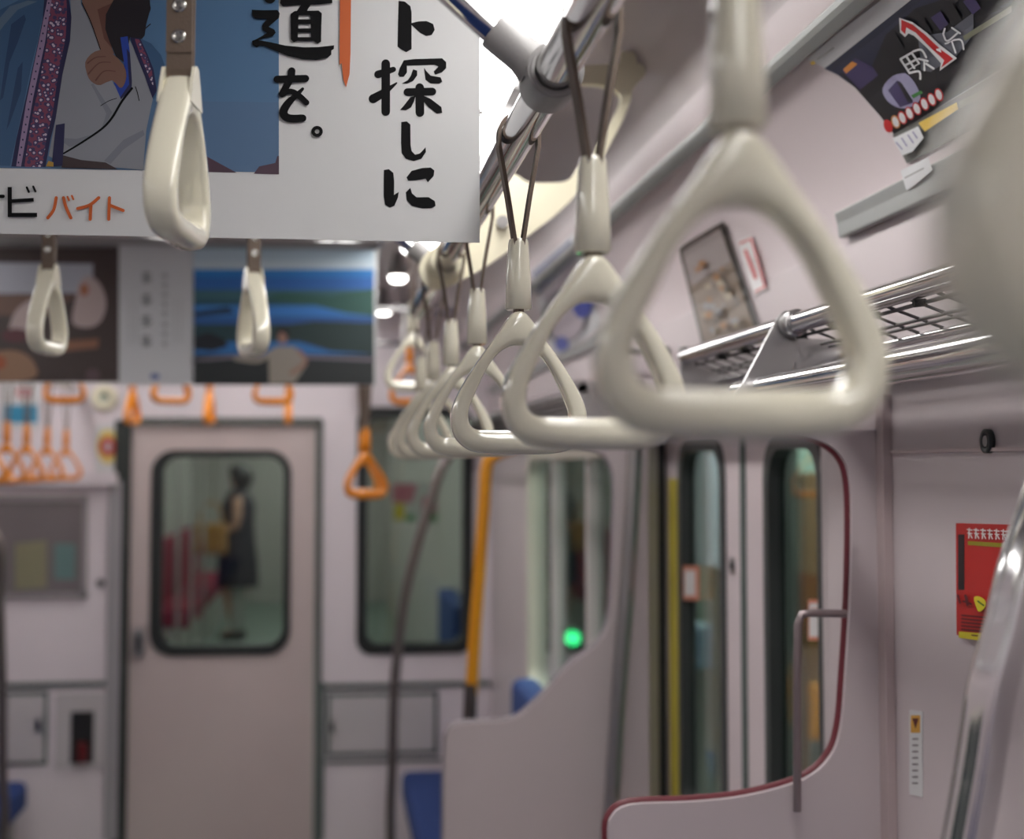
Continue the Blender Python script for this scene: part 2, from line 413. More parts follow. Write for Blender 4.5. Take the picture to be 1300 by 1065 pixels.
# signs on the end wall
def wall_sheet(name,pts,fn,m,label,cat,ink,th=.0012):
    r=empty(name, fn(*pts[3]), label, cat)
    q=MB(); q.slab([pts], lambda p,d: fn(p[0],p[1],d+.0003), th, m); q.build('sheet',r)
    k=Print(fn,.0018); ink(k); k.build('print',r); return r
def ink(k):
    k.disc(137,567,14,22,printm('sign_yellow',(226,205,120))); k.disc(137,567,11,13,printm('sign_red',(196,70,60))); k.disc(137,567,4,6,printm('sign_blue',(190,190,200)))
wall_sheet('safety_sign',[(121,539),(155,539),(155,600),(121,600)],E_,WHITEP,'white sign with a red and yellow emblem left of the end door','sign',ink)
def ink(k):
    k.poly([(4,514),(48,514),(48,537),(4,537)],printm('notice_blue',(60,150,190))); k.disc(30,498,9,7,printm('notice_red',(206,90,100)),0,.6)
wall_sheet('blue_notice',[(0,486),(50,486),(50,545),(0,545)],E_,WHITEP,'white notice with a blue band on the upper left of the end wall','notice',ink)
r=empty('ceiling_speaker',E_(135,500),'pale round speaker cap high on the end wall above the emblem sign','speaker')
q=MB(); c=E_(133,505); q.ring((c.x,YE-.01,c.z),(0,1,0),.055,.02,.02,CREAM); q.tube([(c.x,YE-.002,c.z),(c.x,YE-.014,c.z)],.03,mat('speaker_green',(170,178,160),.5)); q.build('cap',r)
# ------------------------------------------------------------------ sliding side doors on the right
XD=.762
D_=on_x(XD)
def d2(px,py): v=D_(px,py); return (v.y, v.z-EYE)
gapY=d2(945,700)[0]
def leaf(n,ya,yb,win,wtop,wbot):
    r=struct(empty('door_%d'%n,(XD+.01,(ya+yb)/2,0)))
    w0,w1=win
    fn=lambda off: (lambda p,q: Vector((XD+off+q,p[0],EYE+p[1])))
    MB().slab([R(ya,-1.70,yb,DTOP+.01), rrect(w0,wbot,w1,wtop,.07)], fn(0), .03, LEAFM).build('door_leaf',r)
    MB().slab([rrect(w0-.018,wbot-.018,w1+.018,wtop+.014,.08), rrect(w0+.012,wbot+.012,w1-.012,wtop-.012,.06)], fn(-.006), .03, mat('window_gasket_grey',(62,66,66),.45)).build('window_gasket',r)
    MB().slab([rrect(w0-.005,wbot-.005,w1+.005,wtop+.005,.065)], fn(.014), .005, GLASS).build('pane',r)
    return r
r1=leaf(2, gapY+.006, 3.40, (d2(919,700)[0], d2(866,700)[0]), d2(890,565)[1], -.75)
r2=leaf(3, 2.16, gapY-.006, (2.22, d2(977,700)[0]), d2(1010,560)[1], -.75)
MB().box((XD-.004,gapY-.014,.02),(XD+.03,gapY+.014,EYE+DTOP),DARKG).build('meeting_rubber',r1)
ya,yb=d2(860,700)[0],d2(850,700)[0]
MB().box((XD-.002,ya,.02),(XD-.0002,yb,EYE-.03),YTAPE).build('warning_tape',r1)
MB().box((XD-.004,d2(844,700)[0],.02),(XD-.0002,d2(834,700)[0],EYE+DTOP),RUBBER).build('edge_rubber',r1)
c=D_(931,718); q=MB(); q.tube([(XD-.004,c.y,c.z),(XD,c.y,c.z)],.016,STEEL); q.tube([(XD-.006,c.y,c.z),(XD-.003,c.y,c.z)],.008,RUBBER); q.build('lock',r1)
def ink(k):
    k.poly([(870,724),(884,724),(884,756),(870,756)],printm('sticker_white',(225,222,222)))
wall_sheet('window_sticker',[(867,718),(888,718),(888,762),(867,762)],D_,printm('sticker_red',(206,128,104)),'small white sticker with a red border on the left door window','sticker',ink)
def ink(k):
    k.poly([(1029,766),(1047,766),(1047,808),(1029,808)],MATS['sticker_white']); k.poly([(1031,772),(1044,772),(1044,780),(1031,780)],MATS['sticker_red'])
wall_sheet('window_sticker',[(1027,761),(1050,761),(1050,813),(1027,813)],D_,MATS['sticker_red'],'small white and red sticker on the right door window','sticker',ink)
# black box seen on the door glass bottom (left leaf)
# ------------------------------------------------------------------ partitions at the seat ends
def partition(Y, edge, rightx, lipm, label, lipr=.006):
    fn=on_y(Y); r=empty('seat_partition',(.5,Y,0),label,'partition')
    pts=crom(edge,4,False)
    P=[fn(*p) for p in pts]; loop=[(p.x,p.z) for p in P]
    poly=[(rightx,loop[0][1])]+loop+[(loop[-1][0],.42),(rightx,.42)]
    MB().slab([poly], lambda p,d: Vector((p[0],Y+d,p[1])), .028, WALL).build('panel',r)
    q=MB(); q.tube([(a,Y+.014,b) for a,b in loop]+[(loop[-1][0],Y+.014,.42)], lipr, lipm, 10); q.build('edge_lip',r)
    return r
far_edge=[(700,548),(740,565),(768,578),(781,610),(780,680),(778,740),(773,790),(757,818),(721,846),(696,875),(667,903),(643,915),(585,919),(569,930),(565,960),(564,1060)]
partition(3.20, far_edge, .699, mat('grey_lip',(150,140,146),.4),'pale curved seat end partition beyond the sliding doors')
near_edge=[(965,545),(1010,549),(1045,560),(1068,578),(1079,605),(1082,660),(1080,760),(1074,860),(1068,925),(1054,962),(1020,990),(950,1010),(880,1018),(800,1022),(775,1040),(772,1066)]
pr=partition(1.80, near_edge, .699, MAROON,'pale seat end partition with a maroon edge nearest the camera',.0055)
f=on_y(1.77); q=MB()
q.tube([f(1074,779),f(1030,778),f(1018,780),f(1013,792),f(1012,860),f(1012,975),f(1012,1030)],.005,mat('dull_pipe',(140,126,128),.35,metal=.6)); q.build('grab_pipe',pr)
f=on_y(1.80)
for i,(x,y) in enumerate(((1137,670),(1137,884))):
    c=f(x,y); q=MB(); q.tube([(c.x,1.80,c.z),(c.x,1.797,c.z)],.004,GREYP); q.build('screw',pr)
# reddish joint strip where panel meets wall
mb=MB(); mb.box((.688,1.775,.42),(.6995,1.80,EYE+.09),mat('seam_pink',(186,168,168),.5)); struct(mb.build('trim_8'))
# near side wall bits
W_=on_x(.70)
c=W_(1257,560); r=empty('wall_latch',c,'small dark oval latch on the side wall under the rack','latch')
q=MB(); q.ring((.697,c.y,c.z),(1,0,0),.013,.008,.006,RUBBER); q.tube([(.694,c.y,c.z),(.70,c.y,c.z)],.006,GREYP); q.build('ring',r)
mb=MB(); mb.box((.6965,Y0,EYE+.015),(.6998,1.775,EYE+.019),mat('seam_pink',(0,0,0))); struct(mb.build('trim_9'))
SRED=printm('notice_bright_red',(186,34,30)); SDK=printm('notice_dark_red',(92,20,24)); SYE=printm('notice_yellow',(215,200,40)); SW=printm('notice_white',(230,222,220))
def ink(k):
    k.unit(1130,640,5.606)
    k.poly([(495,215),(540,215),(540,610),(495,610)],printm('ink_dark',(35,22,26)))
    k.poly([(565,262),(1020,290),(1020,322),(565,290)],printm('ink_olive',(150,140,30)))
    # white headline characters
    x=560
    for ch in range(9):
        k.stroke([(x,180+ch*2),(x+34,184+ch*2)],9,SW); k.stroke([(x+4,205+ch*2),(x+34,208+ch*2)],8,SW); k.stroke([(x+16,172+ch*2),(x+12,240+ch*2)],9,SW); k.stroke([(x+20,210+ch*2),(x+36,240+ch*2)],8,SW); x+=50
    k.stroke([(505,650),(520,700)],16,SDK); k.stroke([(560,650),(575,715)],20,SDK); k.stroke([(545,690),(600,710)],14,SDK)
    k.poly([(620,665),(660,655),(705,690),(700,735),(660,765),(640,740)],SYE,smooth=3); k.stroke([(650,690),(690,720)],12,printm('ink_green',(80,110,30)))
    for yy in (790,815,840,865,890):
        k.stroke([(535,yy),(800,yy+25)],12,SDK)
    k.poly([(515,905),(960,940),(960,1010),(515,950)],SYE)
    k.stroke([(610,932),(650,936)],10,SDK)
wall_sheet('red_notice',[(1215,664),(1362,668),(1362,828),(1216,806)],W_,SRED,'red notice sticker with white heading on the side wall beside the chrome pole','notice',ink)
def ink(k):
    k.poly([(1158,908),(1170,908),(1170,930),(1158,930)],printm('label_orange',(214,160,60))); k.poly([(1160,912),(1168,912),(1164,925)],SDK)
    for y in range(938,1000,8): k.stroke([(1161,y),(1167,y)],2,printm('label_grey',(110,100,105)))
wall_sheet('small_label',[(1156,901),(1172,903),(1172,1012),(1156,1008)],W_,WHITEP,'narrow white warning label low on the side wall left of the chrome pole','label',ink)
# ------------------------------------------------------------------ curved wall rails, posters
def curve_strip(name,r0,r1,y0,y1,off,m,n=10):
    mb=MB(); vs=[]
    for y in (y0,y1):
        for lay in (0.0,off):
            for i in range(n+1):
                x,h,nn=prof_at(r0+(r1-r0)*i/n); nn=nn if nn.x<0 else -nn
                vs.append((x+nn.x*lay,y,EYE+h+nn.y*lay))
    k=n+1; fs=[]
    for i in range(n):
        fs+= [(k+i,k+i+1,3*k+i+1,3*k+i),(i,i+1,2*k+i+1,2*k+i),(i,i+1,k+i+1,k+i),(2*k+i,2*k+i+1,3*k+i+1,3*k+i)]
    fs+=[(0,k,3*k,2*k),(n,k+n,3*k+n,2*k+n)]
    mb.add(vs,fs,m); return mb
def smb(mb,name): return mb.build(name)
q=curve_strip('r',.443,.500,Y0,1.92,.014,RAILM); tag(q.build('poster_rail',bevel=.002),'lower grey aluminium poster rail on the right wall above the rack','rail')
q=curve_strip('r',.868,.925,Y0,6.38,.007,RAILM); tag(q.build('poster_rail',bevel=.002),'upper grey aluminium poster rail along the right ceiling edge','rail')
q=curve_strip('r',.443,.490,3.36,6.38,.014,RAILM); tag(q.build('poster_rail',bevel=.002),'far lower grey poster rail on the right wall beyond the doors','rail')
# near night city advertisement, curved into the cove
navy=printm('ad_navy',(36,40,62)); dk=printm('ad_black',(20,19,26)); adg=printm('ad_grey',(150,150,148)); adw=printm('ad_white',(214,214,216)); adr=printm('ad_red',(190,30,34)); ady=printm('ad_yellow',(212,178,70)); lav=printm('ad_lavender',(150,146,176)); vio=printm('ad_violet',(62,52,92)); ado=printm('ad_orange',(200,130,60)); adgn=printm('ad_green',(70,130,70))
def ci(px,py,d): return on_curve(px,py,d)
r=empty('curved_advert', on_curve(1154,207), 'curved night city advertisement with a big red 1 above the luggage rack','poster')
base=Print(on_curve,.002,sub=True).unit(1020,0,4.841); base.step=0
base.poly([(30,350),(220,190),(480,-10),(900,-330),(1500,-800),(1760,-800),(1760,450),(1065,790),(650,1000),(560,800),(400,600),(280,480),(130,400)],adg); base.build('sheet',r)
k=Print(on_curve,.0028,sub=True).unit(1020,0,4.841); k.step=.00012
k.poly([(30,350),(220,190),(480,-10),(900,-330),(1060,-330),(650,5),(350,240),(140,408)],adw)
k.poly([(135,410),(350,240),(650,0),(900,-200),(1200,-440),(1700,-840),(1700,120),(1300,370),(1065,515),(570,820),(480,700),(330,530),(220,450)],navy)
k.poly([(230,440),(420,420),(520,200),(700,40),(1000,-60),(1500,-300),(1650,100),(1250,380),(1000,540),(575,815),(480,700),(330,530)],dk)
k.poly([(560,820),(1065,530),(1700,160),(1700,470),(1065,790),(650,1000),(600,900)],printm('ad_grey_dark',(104,104,100)))
k.poly([(250,425),(330,345),(440,400),(470,450),(360,540)],vio); k.poly([(255,415),(310,365),(345,380),(275,440)],ado)
k.poly([(500,530),(560,455),(640,440),(700,500),(735,590),(690,640),(610,655),(530,610)],lav,smooth=3)
k.poly([(535,545),(590,485),(610,490),(690,620),(610,650)],vio); k.poly([(590,490),(620,500),(690,610),(660,620)],dk)
k.poly([(720,210),(900,180),(1060,60),(1065,200),(960,330),(800,430),(740,420)],printm('ad_haze',(96,98,108)))
k.poly([(1000,210),(1300,20),(1300,60),(1010,240)],printm('ad_haze2',(120,120,100)))
for x0 in (520,610,700,800,880,1000,1120,1240): k.poly([(x0,230-(x0-520)*.5),(x0+60,190-(x0-520)*.5),(x0+110,270-(x0-520)*.5),(x0+60,310-(x0-520)*.5)],dk if x0%200 else vio)
one=[(622,100),(690,130),(770,195),(860,280),(945,345),(870,400),(890,355),(800,272),(710,180),(652,148),(645,190),(620,165)]
k.poly([(608,90),(690,115),(780,182),(870,265),(968,342),(860,420),(868,372),(790,285),(700,200),(665,185),(645,208),(612,180)],adw)
k.poly(one,adr)
for st in ([(890,155),(880,190)],[(880,185),(905,230),(970,180)],[(935,148),(985,182)],[(895,245),(990,225),(1012,285)],[(940,240),(962,305)]): k.stroke(st,11,adw)
for st in ([(620,340),(690,300)],[(645,380),(720,340)],[(665,412),(732,372)],[(620,340),(680,430)],[(655,320),(710,400)],[(690,300),(740,370)],[(680,430),(740,420),(748,465)],[(700,290),(750,280),(780,325)],[(735,335),(795,355)],[(770,350),(775,410)],[(785,370),(832,400)]): k.stroke(st,13,adw)
for i,(x,y) in enumerate(((550,755),(597,728),(640,702),(685,674),(732,644),(780,615),(826,586),(872,556))):
    k.disc(x,y,26,42,adr if i!=1 else ado,-.35)
    if i>0: k.disc(x,y,18,33,adw,-.35)
k.poly([(700,560),(760,530),(775,545),(715,580)],adgn)
k.poly([(750,740),(990,612),(1000,655),(790,792)],ady); k.poly([(1000,610),(1200,510),(1210,550),(1010,650)],printm('ad_haze3',(130,128,110)))
k.poly([(590,835),(750,760),(785,830),(715,915),(650,940)],adw)
for st in ([(615,860),(650,900)],[(650,835),(680,880)],[(690,815),(720,860)],[(720,795),(745,830)]): k.stroke(st,10,lav)
k.poly([(65,345),(85,330),(100,345),(80,360)],ady); k.stroke([(115,320),(210,250)],12,adg)
k.build('print',r)
# label on the lower rail
q=Print(on_curve,.017,sub=True); q.poly([(1160,213),(1196,196),(1202,212),(1168,240)],adw); q.stroke([(1166,222),(1190,210)],2,adg)
tag(q.build('rail_label',None),'small white label stuck on the lower poster rail under the curved advertisement','label')
q=Print(on_curve,.002,sub=True); q.poly([(1222,165),(1300,128),(1300,190),(1232,215)],printm('grey_sheet',(150,152,148))); q.stroke([(1245,178),(1300,152)],4,adg)
# framed plate over the doors
r=empty('framed_notice', on_curve(895,440), 'framed brown and orange notice on the wall above the sliding doors','notice')
q=Print(on_curve,.003,sub=True); q.step=.0008
q.poly([(863,313),(921,279),(970,424),(897,452)],mat('notice_frame_metal',(70,64,60),.35,metal=.3)); q.build('frame',r)
q=Print(on_curve,.005,sub=True); q.step=.0005
q.poly([(869,317),(918,287),(962,418),(900,444)],printm('map_brown',(128,112,98)))
q.poly([(869,317),(918,287),(932,330),(882,362)],printm('map_grey',(150,140,138)))
rn=random.Random(3)
for i in range(34):
    x=893+rn.random()*46; y=330+rn.random()*92; x+= (y-376)*.22; rr=2+rn.random()*4
    q.poly([(x-rr,y-rr*.5),(x+rr*.6,y-rr),(x+rr,y+rr*.4),(x-rr*.3,y+rr)],(printm('map_orange',(160,116,74)),printm('map_blue',(138,136,140)),printm('map_umber',(104,86,74)),printm('map_sand',(156,140,116)))[i%4])
q.build('print',r)
r=empty('warning_sticker', on_curve(962,372), 'white sticker with a red border beside the framed notice above the doors','sticker')
q=Print(on_curve,.003,sub=True); q.poly([(938,305),(957,297),(977,367),(960,374)],MATS['sticker_white']); q.build('sheet',r)
q=Print(on_curve,.0036,sub=True); pr_=printm('pale_red',(206,110,110)); q.stroke([(942,308),(956,302)],3,pr_); q.stroke([(956,302),(974,364)],3,pr_); q.stroke([(974,364),(962,370)],3,pr_); q.stroke([(949,318),(962,352)],5,pr_); q.build('print',r)
# far curved advertisements
def far_ad(pts,label,inkf):
    r=empty('curved_advert',on_curve(*pts[-1]),label,'poster')
    b=Print(on_curve,.003,sub=True); b.poly(pts,adw); b.build('sheet',r); k=Print(on_curve,.0045,sub=True); k.step=.0005; inkf(k); k.build('print',r)
def ink(k):
    k.poly([(677,347),(727,303),(733,322),(684,370)],printm('deep_blue',(34,50,120)))
    k.poly([(688,374),(733,326),(742,352),(706,396)],printm('soft_grey',(170,160,168)))
    k.disc(720,400,30,36,printm('ring_grey',(92,92,98)),.2,.72); k.disc(720,402,24,30,printm('ring_in',(186,176,184)))
    k.disc(742,386,13,16,printm('royal_blue',(60,80,170))); k.disc(716,436,9,10,printm('royal_blue',(0,0,0)))
far_ad([(674,345),(731,294),(766,414),(702,455)],'curved blue and white advertisement on the far right wall beyond the doors',ink)
# white casing over the far side of the doors
a=on_y(3.0)(786,478); b=on_y(3.0)(868,442)
r=empty('door_unit_casing',(.62,3.0,a.z),'pale rounded casing above the sliding doors below the framed notice','casing')
q=MB(); q.box((a.x,2.98,a.z),(.699,3.12,b.z-.012),mat('casing_white',(222,212,214),.4)); q.build('body',r,bevel=.012)
q=MB(); q.box((a.x-.004,2.975,b.z-.010),(.699,3.125,b.z),GREYP); q.build('lid',r,bevel=.003)
# ------------------------------------------------------------------ luggage rack
RX1,RH1,RX2,RH2=.56,.1725,.52,.092
r=empty('luggage_rack',(.62,.4,EYE+.09),'chrome luggage rack with wire mesh on the right wall over the near bench','luggage rack')
MB().tube([(RX1,-2.3,EYE+RH1),(RX1,2.28,EYE+RH1)],.0125,CHROME,20).build('upper_tube',r)
MB().tube([(RX2,-2.3,EYE+RH2),(RX2,1.82,EYE+RH2)],.0165,CHROME,24).build('lower_tube',r)
MB().tube([(.625,-2.3,EYE+.136),(.625,2.26,EYE+.136)],.0062,CHROME,12).build('middle_tube',r); MB().tube([(.682,-2.3,EYE+.117),(.682,2.26,EYE+.117)],.006,CHROME,12).build('back_tube',r)
q=MB()
for t in (0,.22,.30,.62,.70,1):
    x=.572+(.694-.572)*t; h=.158+(.118-.158)*t
    q.tube([(x,-2.3,EYE+h),(x,2.26,EYE+h)],.0022,WIRE,6)
y=-2.28
while y<2.26:
    q.tube([(.562,y,EYE+.163),(.698,y,EYE+.115)],.0018,WIRE,5); y+=.062
tag(q.build('wire_mesh',r),None,None,None,'stuff')
def bracket(Y,f):
    q=MB(); px=[(991,399),(1006,398),(1017,404),(1024,416),(1020,440),(1008,462),(997,486),(990,500),(936,503),(944,486),(962,452)]
    P=[f(*p) for p in crom(px,3)]; q.slab([[(p.x,p.z) for p in P]], lambda p,d: Vector((p[0],Y+d,p[1])), .007, STEEL)
    return q
q=bracket(1.74,on_y(1.74)); q.build('bracket',r,bevel=.0015)
q=MB(); q.box((RX1+.005,1.742,EYE+.10),(.699,1.746,EYE+.155),STEEL); q.build('wall_arm',r)
q=MB(); q.ring((RX1,1.728,EYE+RH1),(0,1,0),.0165,.012,.024,STEEL); q.build('collar',r)
q=MB(); q.box((RX1-.012,2.27,EYE+.10),(.699,2.277,EYE+.188),STEEL); q.build('end_plate',r,bevel=.003)
for x in (-1.2,.25): MB().box((RX2-.02,x,EYE+.07),(.699,x+.006,EYE+.19),STEEL).build('bracket',r)
y=-.2
while y<2.2:
    MB().tube([(RX1,y,EYE+RH1-.016),(RX1+.012,y,EYE+.158)],.004,RUBBER,8).build('clip',r); y+=.12
# far rack beyond the doors
r=empty('luggage_rack',(.62,4.8,EYE+.09),'luggage rack with steel tubes over the far right bench','luggage rack')
MB().tube([(RX1,3.24,EYE+RH1),(RX1,6.38,EYE+RH1)],.0125,CHROME,16).build('upper_tube',r)
MB().tube([(RX2+.03,3.24,EYE+RH2),(RX2+.03,6.38,EYE+RH2)],.0145,CHROME,16).build('lower_tube',r)
q=MB()
for i in range(6):
    x=.572+.122*i/5; h=.158-.04*i/5; q.tube([(x,3.24,EYE+h),(x,6.38,EYE+h)],.0022,WIRE,5)
y=3.26
while y<6.36: q.tube([(.562,y,EYE+.163),(.698,y,EYE+.115)],.0018,WIRE,4); y+=.05
tag(q.build('wire_mesh',r),None,None,None,'stuff')
q=MB(); q.box((.535,3.24,EYE+.072),(.699,3.246,EYE+.19),STEEL); q.build('end_plate',r,bevel=.003)
# ------------------------------------------------------------------ poles
def pole(pts,rad,m,label,name='grab_pole',extra=None):
    P=crom(pts,8,False); r=empty(name,P[-1],label,'pole')
    MB().tube(P,rad,m,24).build('tube',r)
    q=MB(); t=(Vector(P[1])-Vector(P[0])).normalized(); q.tube([Vector(P[0]),Vector(P[0])+t*.035],rad*1.18,STEEL,20); q.build('top_fitting',r)
    q=MB(); e=Vector(P[-1]); q.tube([e+Vector((0,0,.03)),e],rad*1.3,STEEL,20); q.build('floor_fitting',r)
    if extra: extra(r,P)
    return r
f=on_y(.96)
pn=[(RX2,.96,EYE+RH2-.004),(.512,.96,EYE+.04),f(1304,700),f(1279,800),f(1258,880),f(1243,975),f(1228,1060),(.37,.96,1.20),(.32,.96,.80),(.27,.96,.46),(.26,.96,.0)]
pole(pn,.0165,CHROME,'thick polished chrome pole nearest the camera at the lower right')
f=on_y(3.12); pole([f(806,548),f(805,590),f(800,680),f(794,770),f(786,870),f(779,975),f(773,1066),(.56,3.12,.5),(.55,3.12,0)],.0165,STEEL,'steel pole in front of the far seat partition beside the sliding doors')
f=on_y(4.0)
def dark(r,P):
    q=MB(); a=on_y(4.0)(598,868); b=on_y(4.0)(596,915); q.tube([a,b],.0185,mat('dark_sleeve',(70,60,60),.4),20); q.build('dark_sleeve',r)
pole([(.545,4.0,EYE+RH2-.004),(.52,4.0,EYE+.06),(.45,4.0,EYE+.028),f(618,592),f(614,650),f(609,720),f(603,800),f(599,870),f(595,930),f(590,1060),(.27,4.0,.46),(.26,4.0,0)],.017,YEL,'yellow pole rising behind the far seat partition',extra=dark)
f=on_y(5.3); bro=mat('dull_steel',(126,116,114),.3,metal=.8)
pole([(.55,5.3,EYE+RH2-.004),(.50,5.3,EYE+.05),f(590,560),f(562,592),f(546,640),f(528,700),f(516,750),f(507,810),f(501,870),f(498,975),f(496,1060),(.24,5.3,0)],.018,bro,'dull steel pole in front of the end wall window')
f=on_y(5.0); pole([(-1.40,5.0,EYE+.09),(-1.3,5.0,EYE-.05),f(-6,680),f(-1,760),f(2,860),f(3,975),f(3,1065),(-1.12,5.0,0)],.016,bro,'dull steel pole at the far left edge')
# ------------------------------------------------------------------ hanging-strap rails
def rail(pts,rad,label,m=CHROME,cat='rail'):
    return tag(MB().tube(pts,rad,m,28).build('strap_rail'),label,cat)
RX,RH=.180,.320
rail([(RX,-8.5,EYE+RH),(RX,3.05,EYE+RH)],.0170,'thick chrome rail carrying the row of ivory hand straps')
rail([(.107,4.15,EYE+RH),(.107,6.38,EYE+RH)],.0150,'far chrome rail over the right end bench')
rail([(-1.05,3.9,EYE+RH),(-1.05,6.38,EYE+RH)],.0150,'far chrome rail over the left end bench')
rail([(-1.08,-8.5,EYE+RH),(-1.08,3.05,EYE+RH)],.0170,'chrome rail over the left benches')
def cross(Y,lab,h=.50):
    p=[(RX,Y,EYE+RH),(.13,Y,EYE+.36),(.09,Y,EYE+.395),(.03,Y,EYE+.445),(-.01,Y,EYE+.474),(-.05,Y,EYE+.492),(-.10,Y,EYE+h),(-.40,Y,EYE+h),(-.80,Y,EYE+h),(-.85,Y,EYE+.492),(-.89,Y,EYE+.474),(-.95,Y,EYE+.43),(-1.08,Y,EYE+RH)]
    o=rail(crom(p,4,False),.0122,lab)
    for x,s in ((RX,1),(-1.08,-1)):
        r=empty('rail_clamp',(x,Y,EYE+RH),'grey cast clamp joining the cross rail to the %s strap rail %s'%('right' if s>0 else 'left',lab.split(',')[-1].strip()),'clamp')
        q=MB(); q.ring((x,Y,EYE+RH),(0,1,0),.0235,.0172,.056,GREYP,32); q.ring((x,Y-.0285,EYE+RH),(0,1,0),.0215,.0172,.004,GREYP,32)
        q.build('collar',r,bevel=.0015)
        d=Vector((-s*.78,0,.625)).normalized(); c=Vector((x,Y,EYE+RH)); q=MB(); q.tube([c+d*.018,c+d*.03,c+d*.060,c+d*.062],[.019,.0160,.0160,.0148],GREYP,28); q.build('socket',r)
    return o
cross(1.19,'chrome cross rail bending up behind the kimono poster corner, nearest one')
cross(2.40,'chrome cross rail hidden by the big poster, second one')
for Y,lab in ((3.40,'cross rail, third one'),(4.70,'cross rail, fourth one'),(6.00,'cross rail, last one by the end door')):
    hh=.54 if Y<4 else .50; tag(MB().tube([(-1.08,Y,EYE+hh),(.40,Y,EYE+hh)],.0115,CHROME,16).build('strap_rail'),'short high chrome '+lab,'rail')
def hanger(x,Y,lab):
    hh=.54 if Y==3.4 else .50
    q=MB(); q.tube([(x,Y,EYE+hh),(x,Y,EYE+.708)],.009,STEEL,12); q.ring((x,Y,EYE+.706),(0,0,1),.025,.008,.006,STEEL); q.ring((x,Y,EYE+hh),(1,0,0),.016,.0115,.03,GREYP); tag(q.build('rail_hanger'),lab,'hanger')
for Y,nm in ((1.19,'nearest'),(2.40,'second'),(3.40,'third'),(4.70,'fourth'),(6.00,'last')):
    for x,sd in ((-.95 if Y>3 else -.80,'left'),(.30 if Y>3 else -.12,'right')): hanger(x,Y,'steel hanger holding the %s end of the %s high cross rail to the ceiling'%(sd,nm))
# cream end bracket that carries the right rail
r=empty('rail_bracket',(RX,2.44,EYE+RH),'cream enamel bracket carrying the right strap rail, with an open hook above','bracket')
f=on_y(2.30)
low=[(535,352),(533,334),(545,318),(565,306),(590,298),(612,270),(625,235),(640,222),(656,222),(670,231),(700,232),(718,230),(728,222),(737,208),(752,196),(764,176),(774,157),(787,133),(787,120),(770,110),(752,107),(735,107),(722,104),(720,95),(724,86),(740,83),(780,81),(812,80),(819,94),(804,112),(800,130),(787,160),(768,196),(752,226),(734,245),(706,272),(680,292),(646,318),(609,343),(570,363),(548,366)]
MB().slab([crom(low,3)], lambda p,d: (f(p[0],p[1])+Vector((0,d,0))), .016, CREAM).build('plate',r,bevel=.003)
c=f(586,338); q=MB(); q.ring((RX,2.30,EYE+RH),(0,1,0),.028,.0172,.05,CREAM); q.build('boss',r)
q=MB(); c=f(637,283); q.tube([(c.x,2.298,c.z),(c.x,2.285,c.z)],.010,GREYP,20); q.build('bolt',r)
a=f(800,86); q=MB(); q.box((a.x-.016,2.302,a.z),(a.x+.012,2.316,EYE+.668),CREAM); q.build('ceiling_foot',r,bevel=.003)
# ------------------------------------------------------------------ hand straps
OUT=[(0,.1375),(.0085,.1335),(.0225,.1135),(.040,.089),(.0545,.066),(.0630,.048),(.0655,.034),(.0620,.017),(.0500,.005),(.034,.001),(.015,.0),(0,0)]
INN=[(0,.1045),(.009,.1035),(.020,.0965),(.030,.084),(.0405,.063),(.0470,.047),(.0490,.038),(.0470,.0285),(.0400,.0240),(.028,.0235),(.013,.0235),(0,.0235)]
def handle_mesh(m, ears=False):
    def full(h): return h+[(-x,z) for x,z in h[-2:0:-1]]
    O=crom(full(OUT),4); I=crom(full(INN),4); n=len(O); M=20; vs=[]
    for (ox,oz),(ix,iz) in zip(O,I):
        c=Vector(((ox+ix)/2,(oz+iz)/2)); h=Vector(((ox-ix)/2,(oz-iz)/2)); low=max(0,min(1,1-oz/.035)); e=2/(4.2-1.9*low); dep=.0145
        if ears: dep=.0128
        for k in range(M):
            t=2*math.pi*k/M; cs,sn=math.cos(t),math.sin(t)
            a=math.copysign(abs(cs)**e,cs); b=math.copysign(abs(sn)**e,sn)
            p=c+h*a; vs.append((p.x, dep*b, p.y))
    fs=[(i*M+k, i*M+(k+1)%M, ((i+1)%n)*M+(k+1)%M, ((i+1)%n)*M+k) for i in range(n) for k in range(M)]
    mb=MB(); mb.add(vs,fs,m,True)
    if ears:
        for s in (-1,1):
            y0=.0106*s; y1=.0150*s
            prof=[(-.020,.112),(-.013,.130),(-.006,.1435),(0,.1455),(.006,.1435),(.013,.130),(.020,.112)]
            mb.slab([prof], lambda p,d,y0=y0,s=s: Vector((p[0], y0+s*d, p[1])), .0030, m)
    return mb
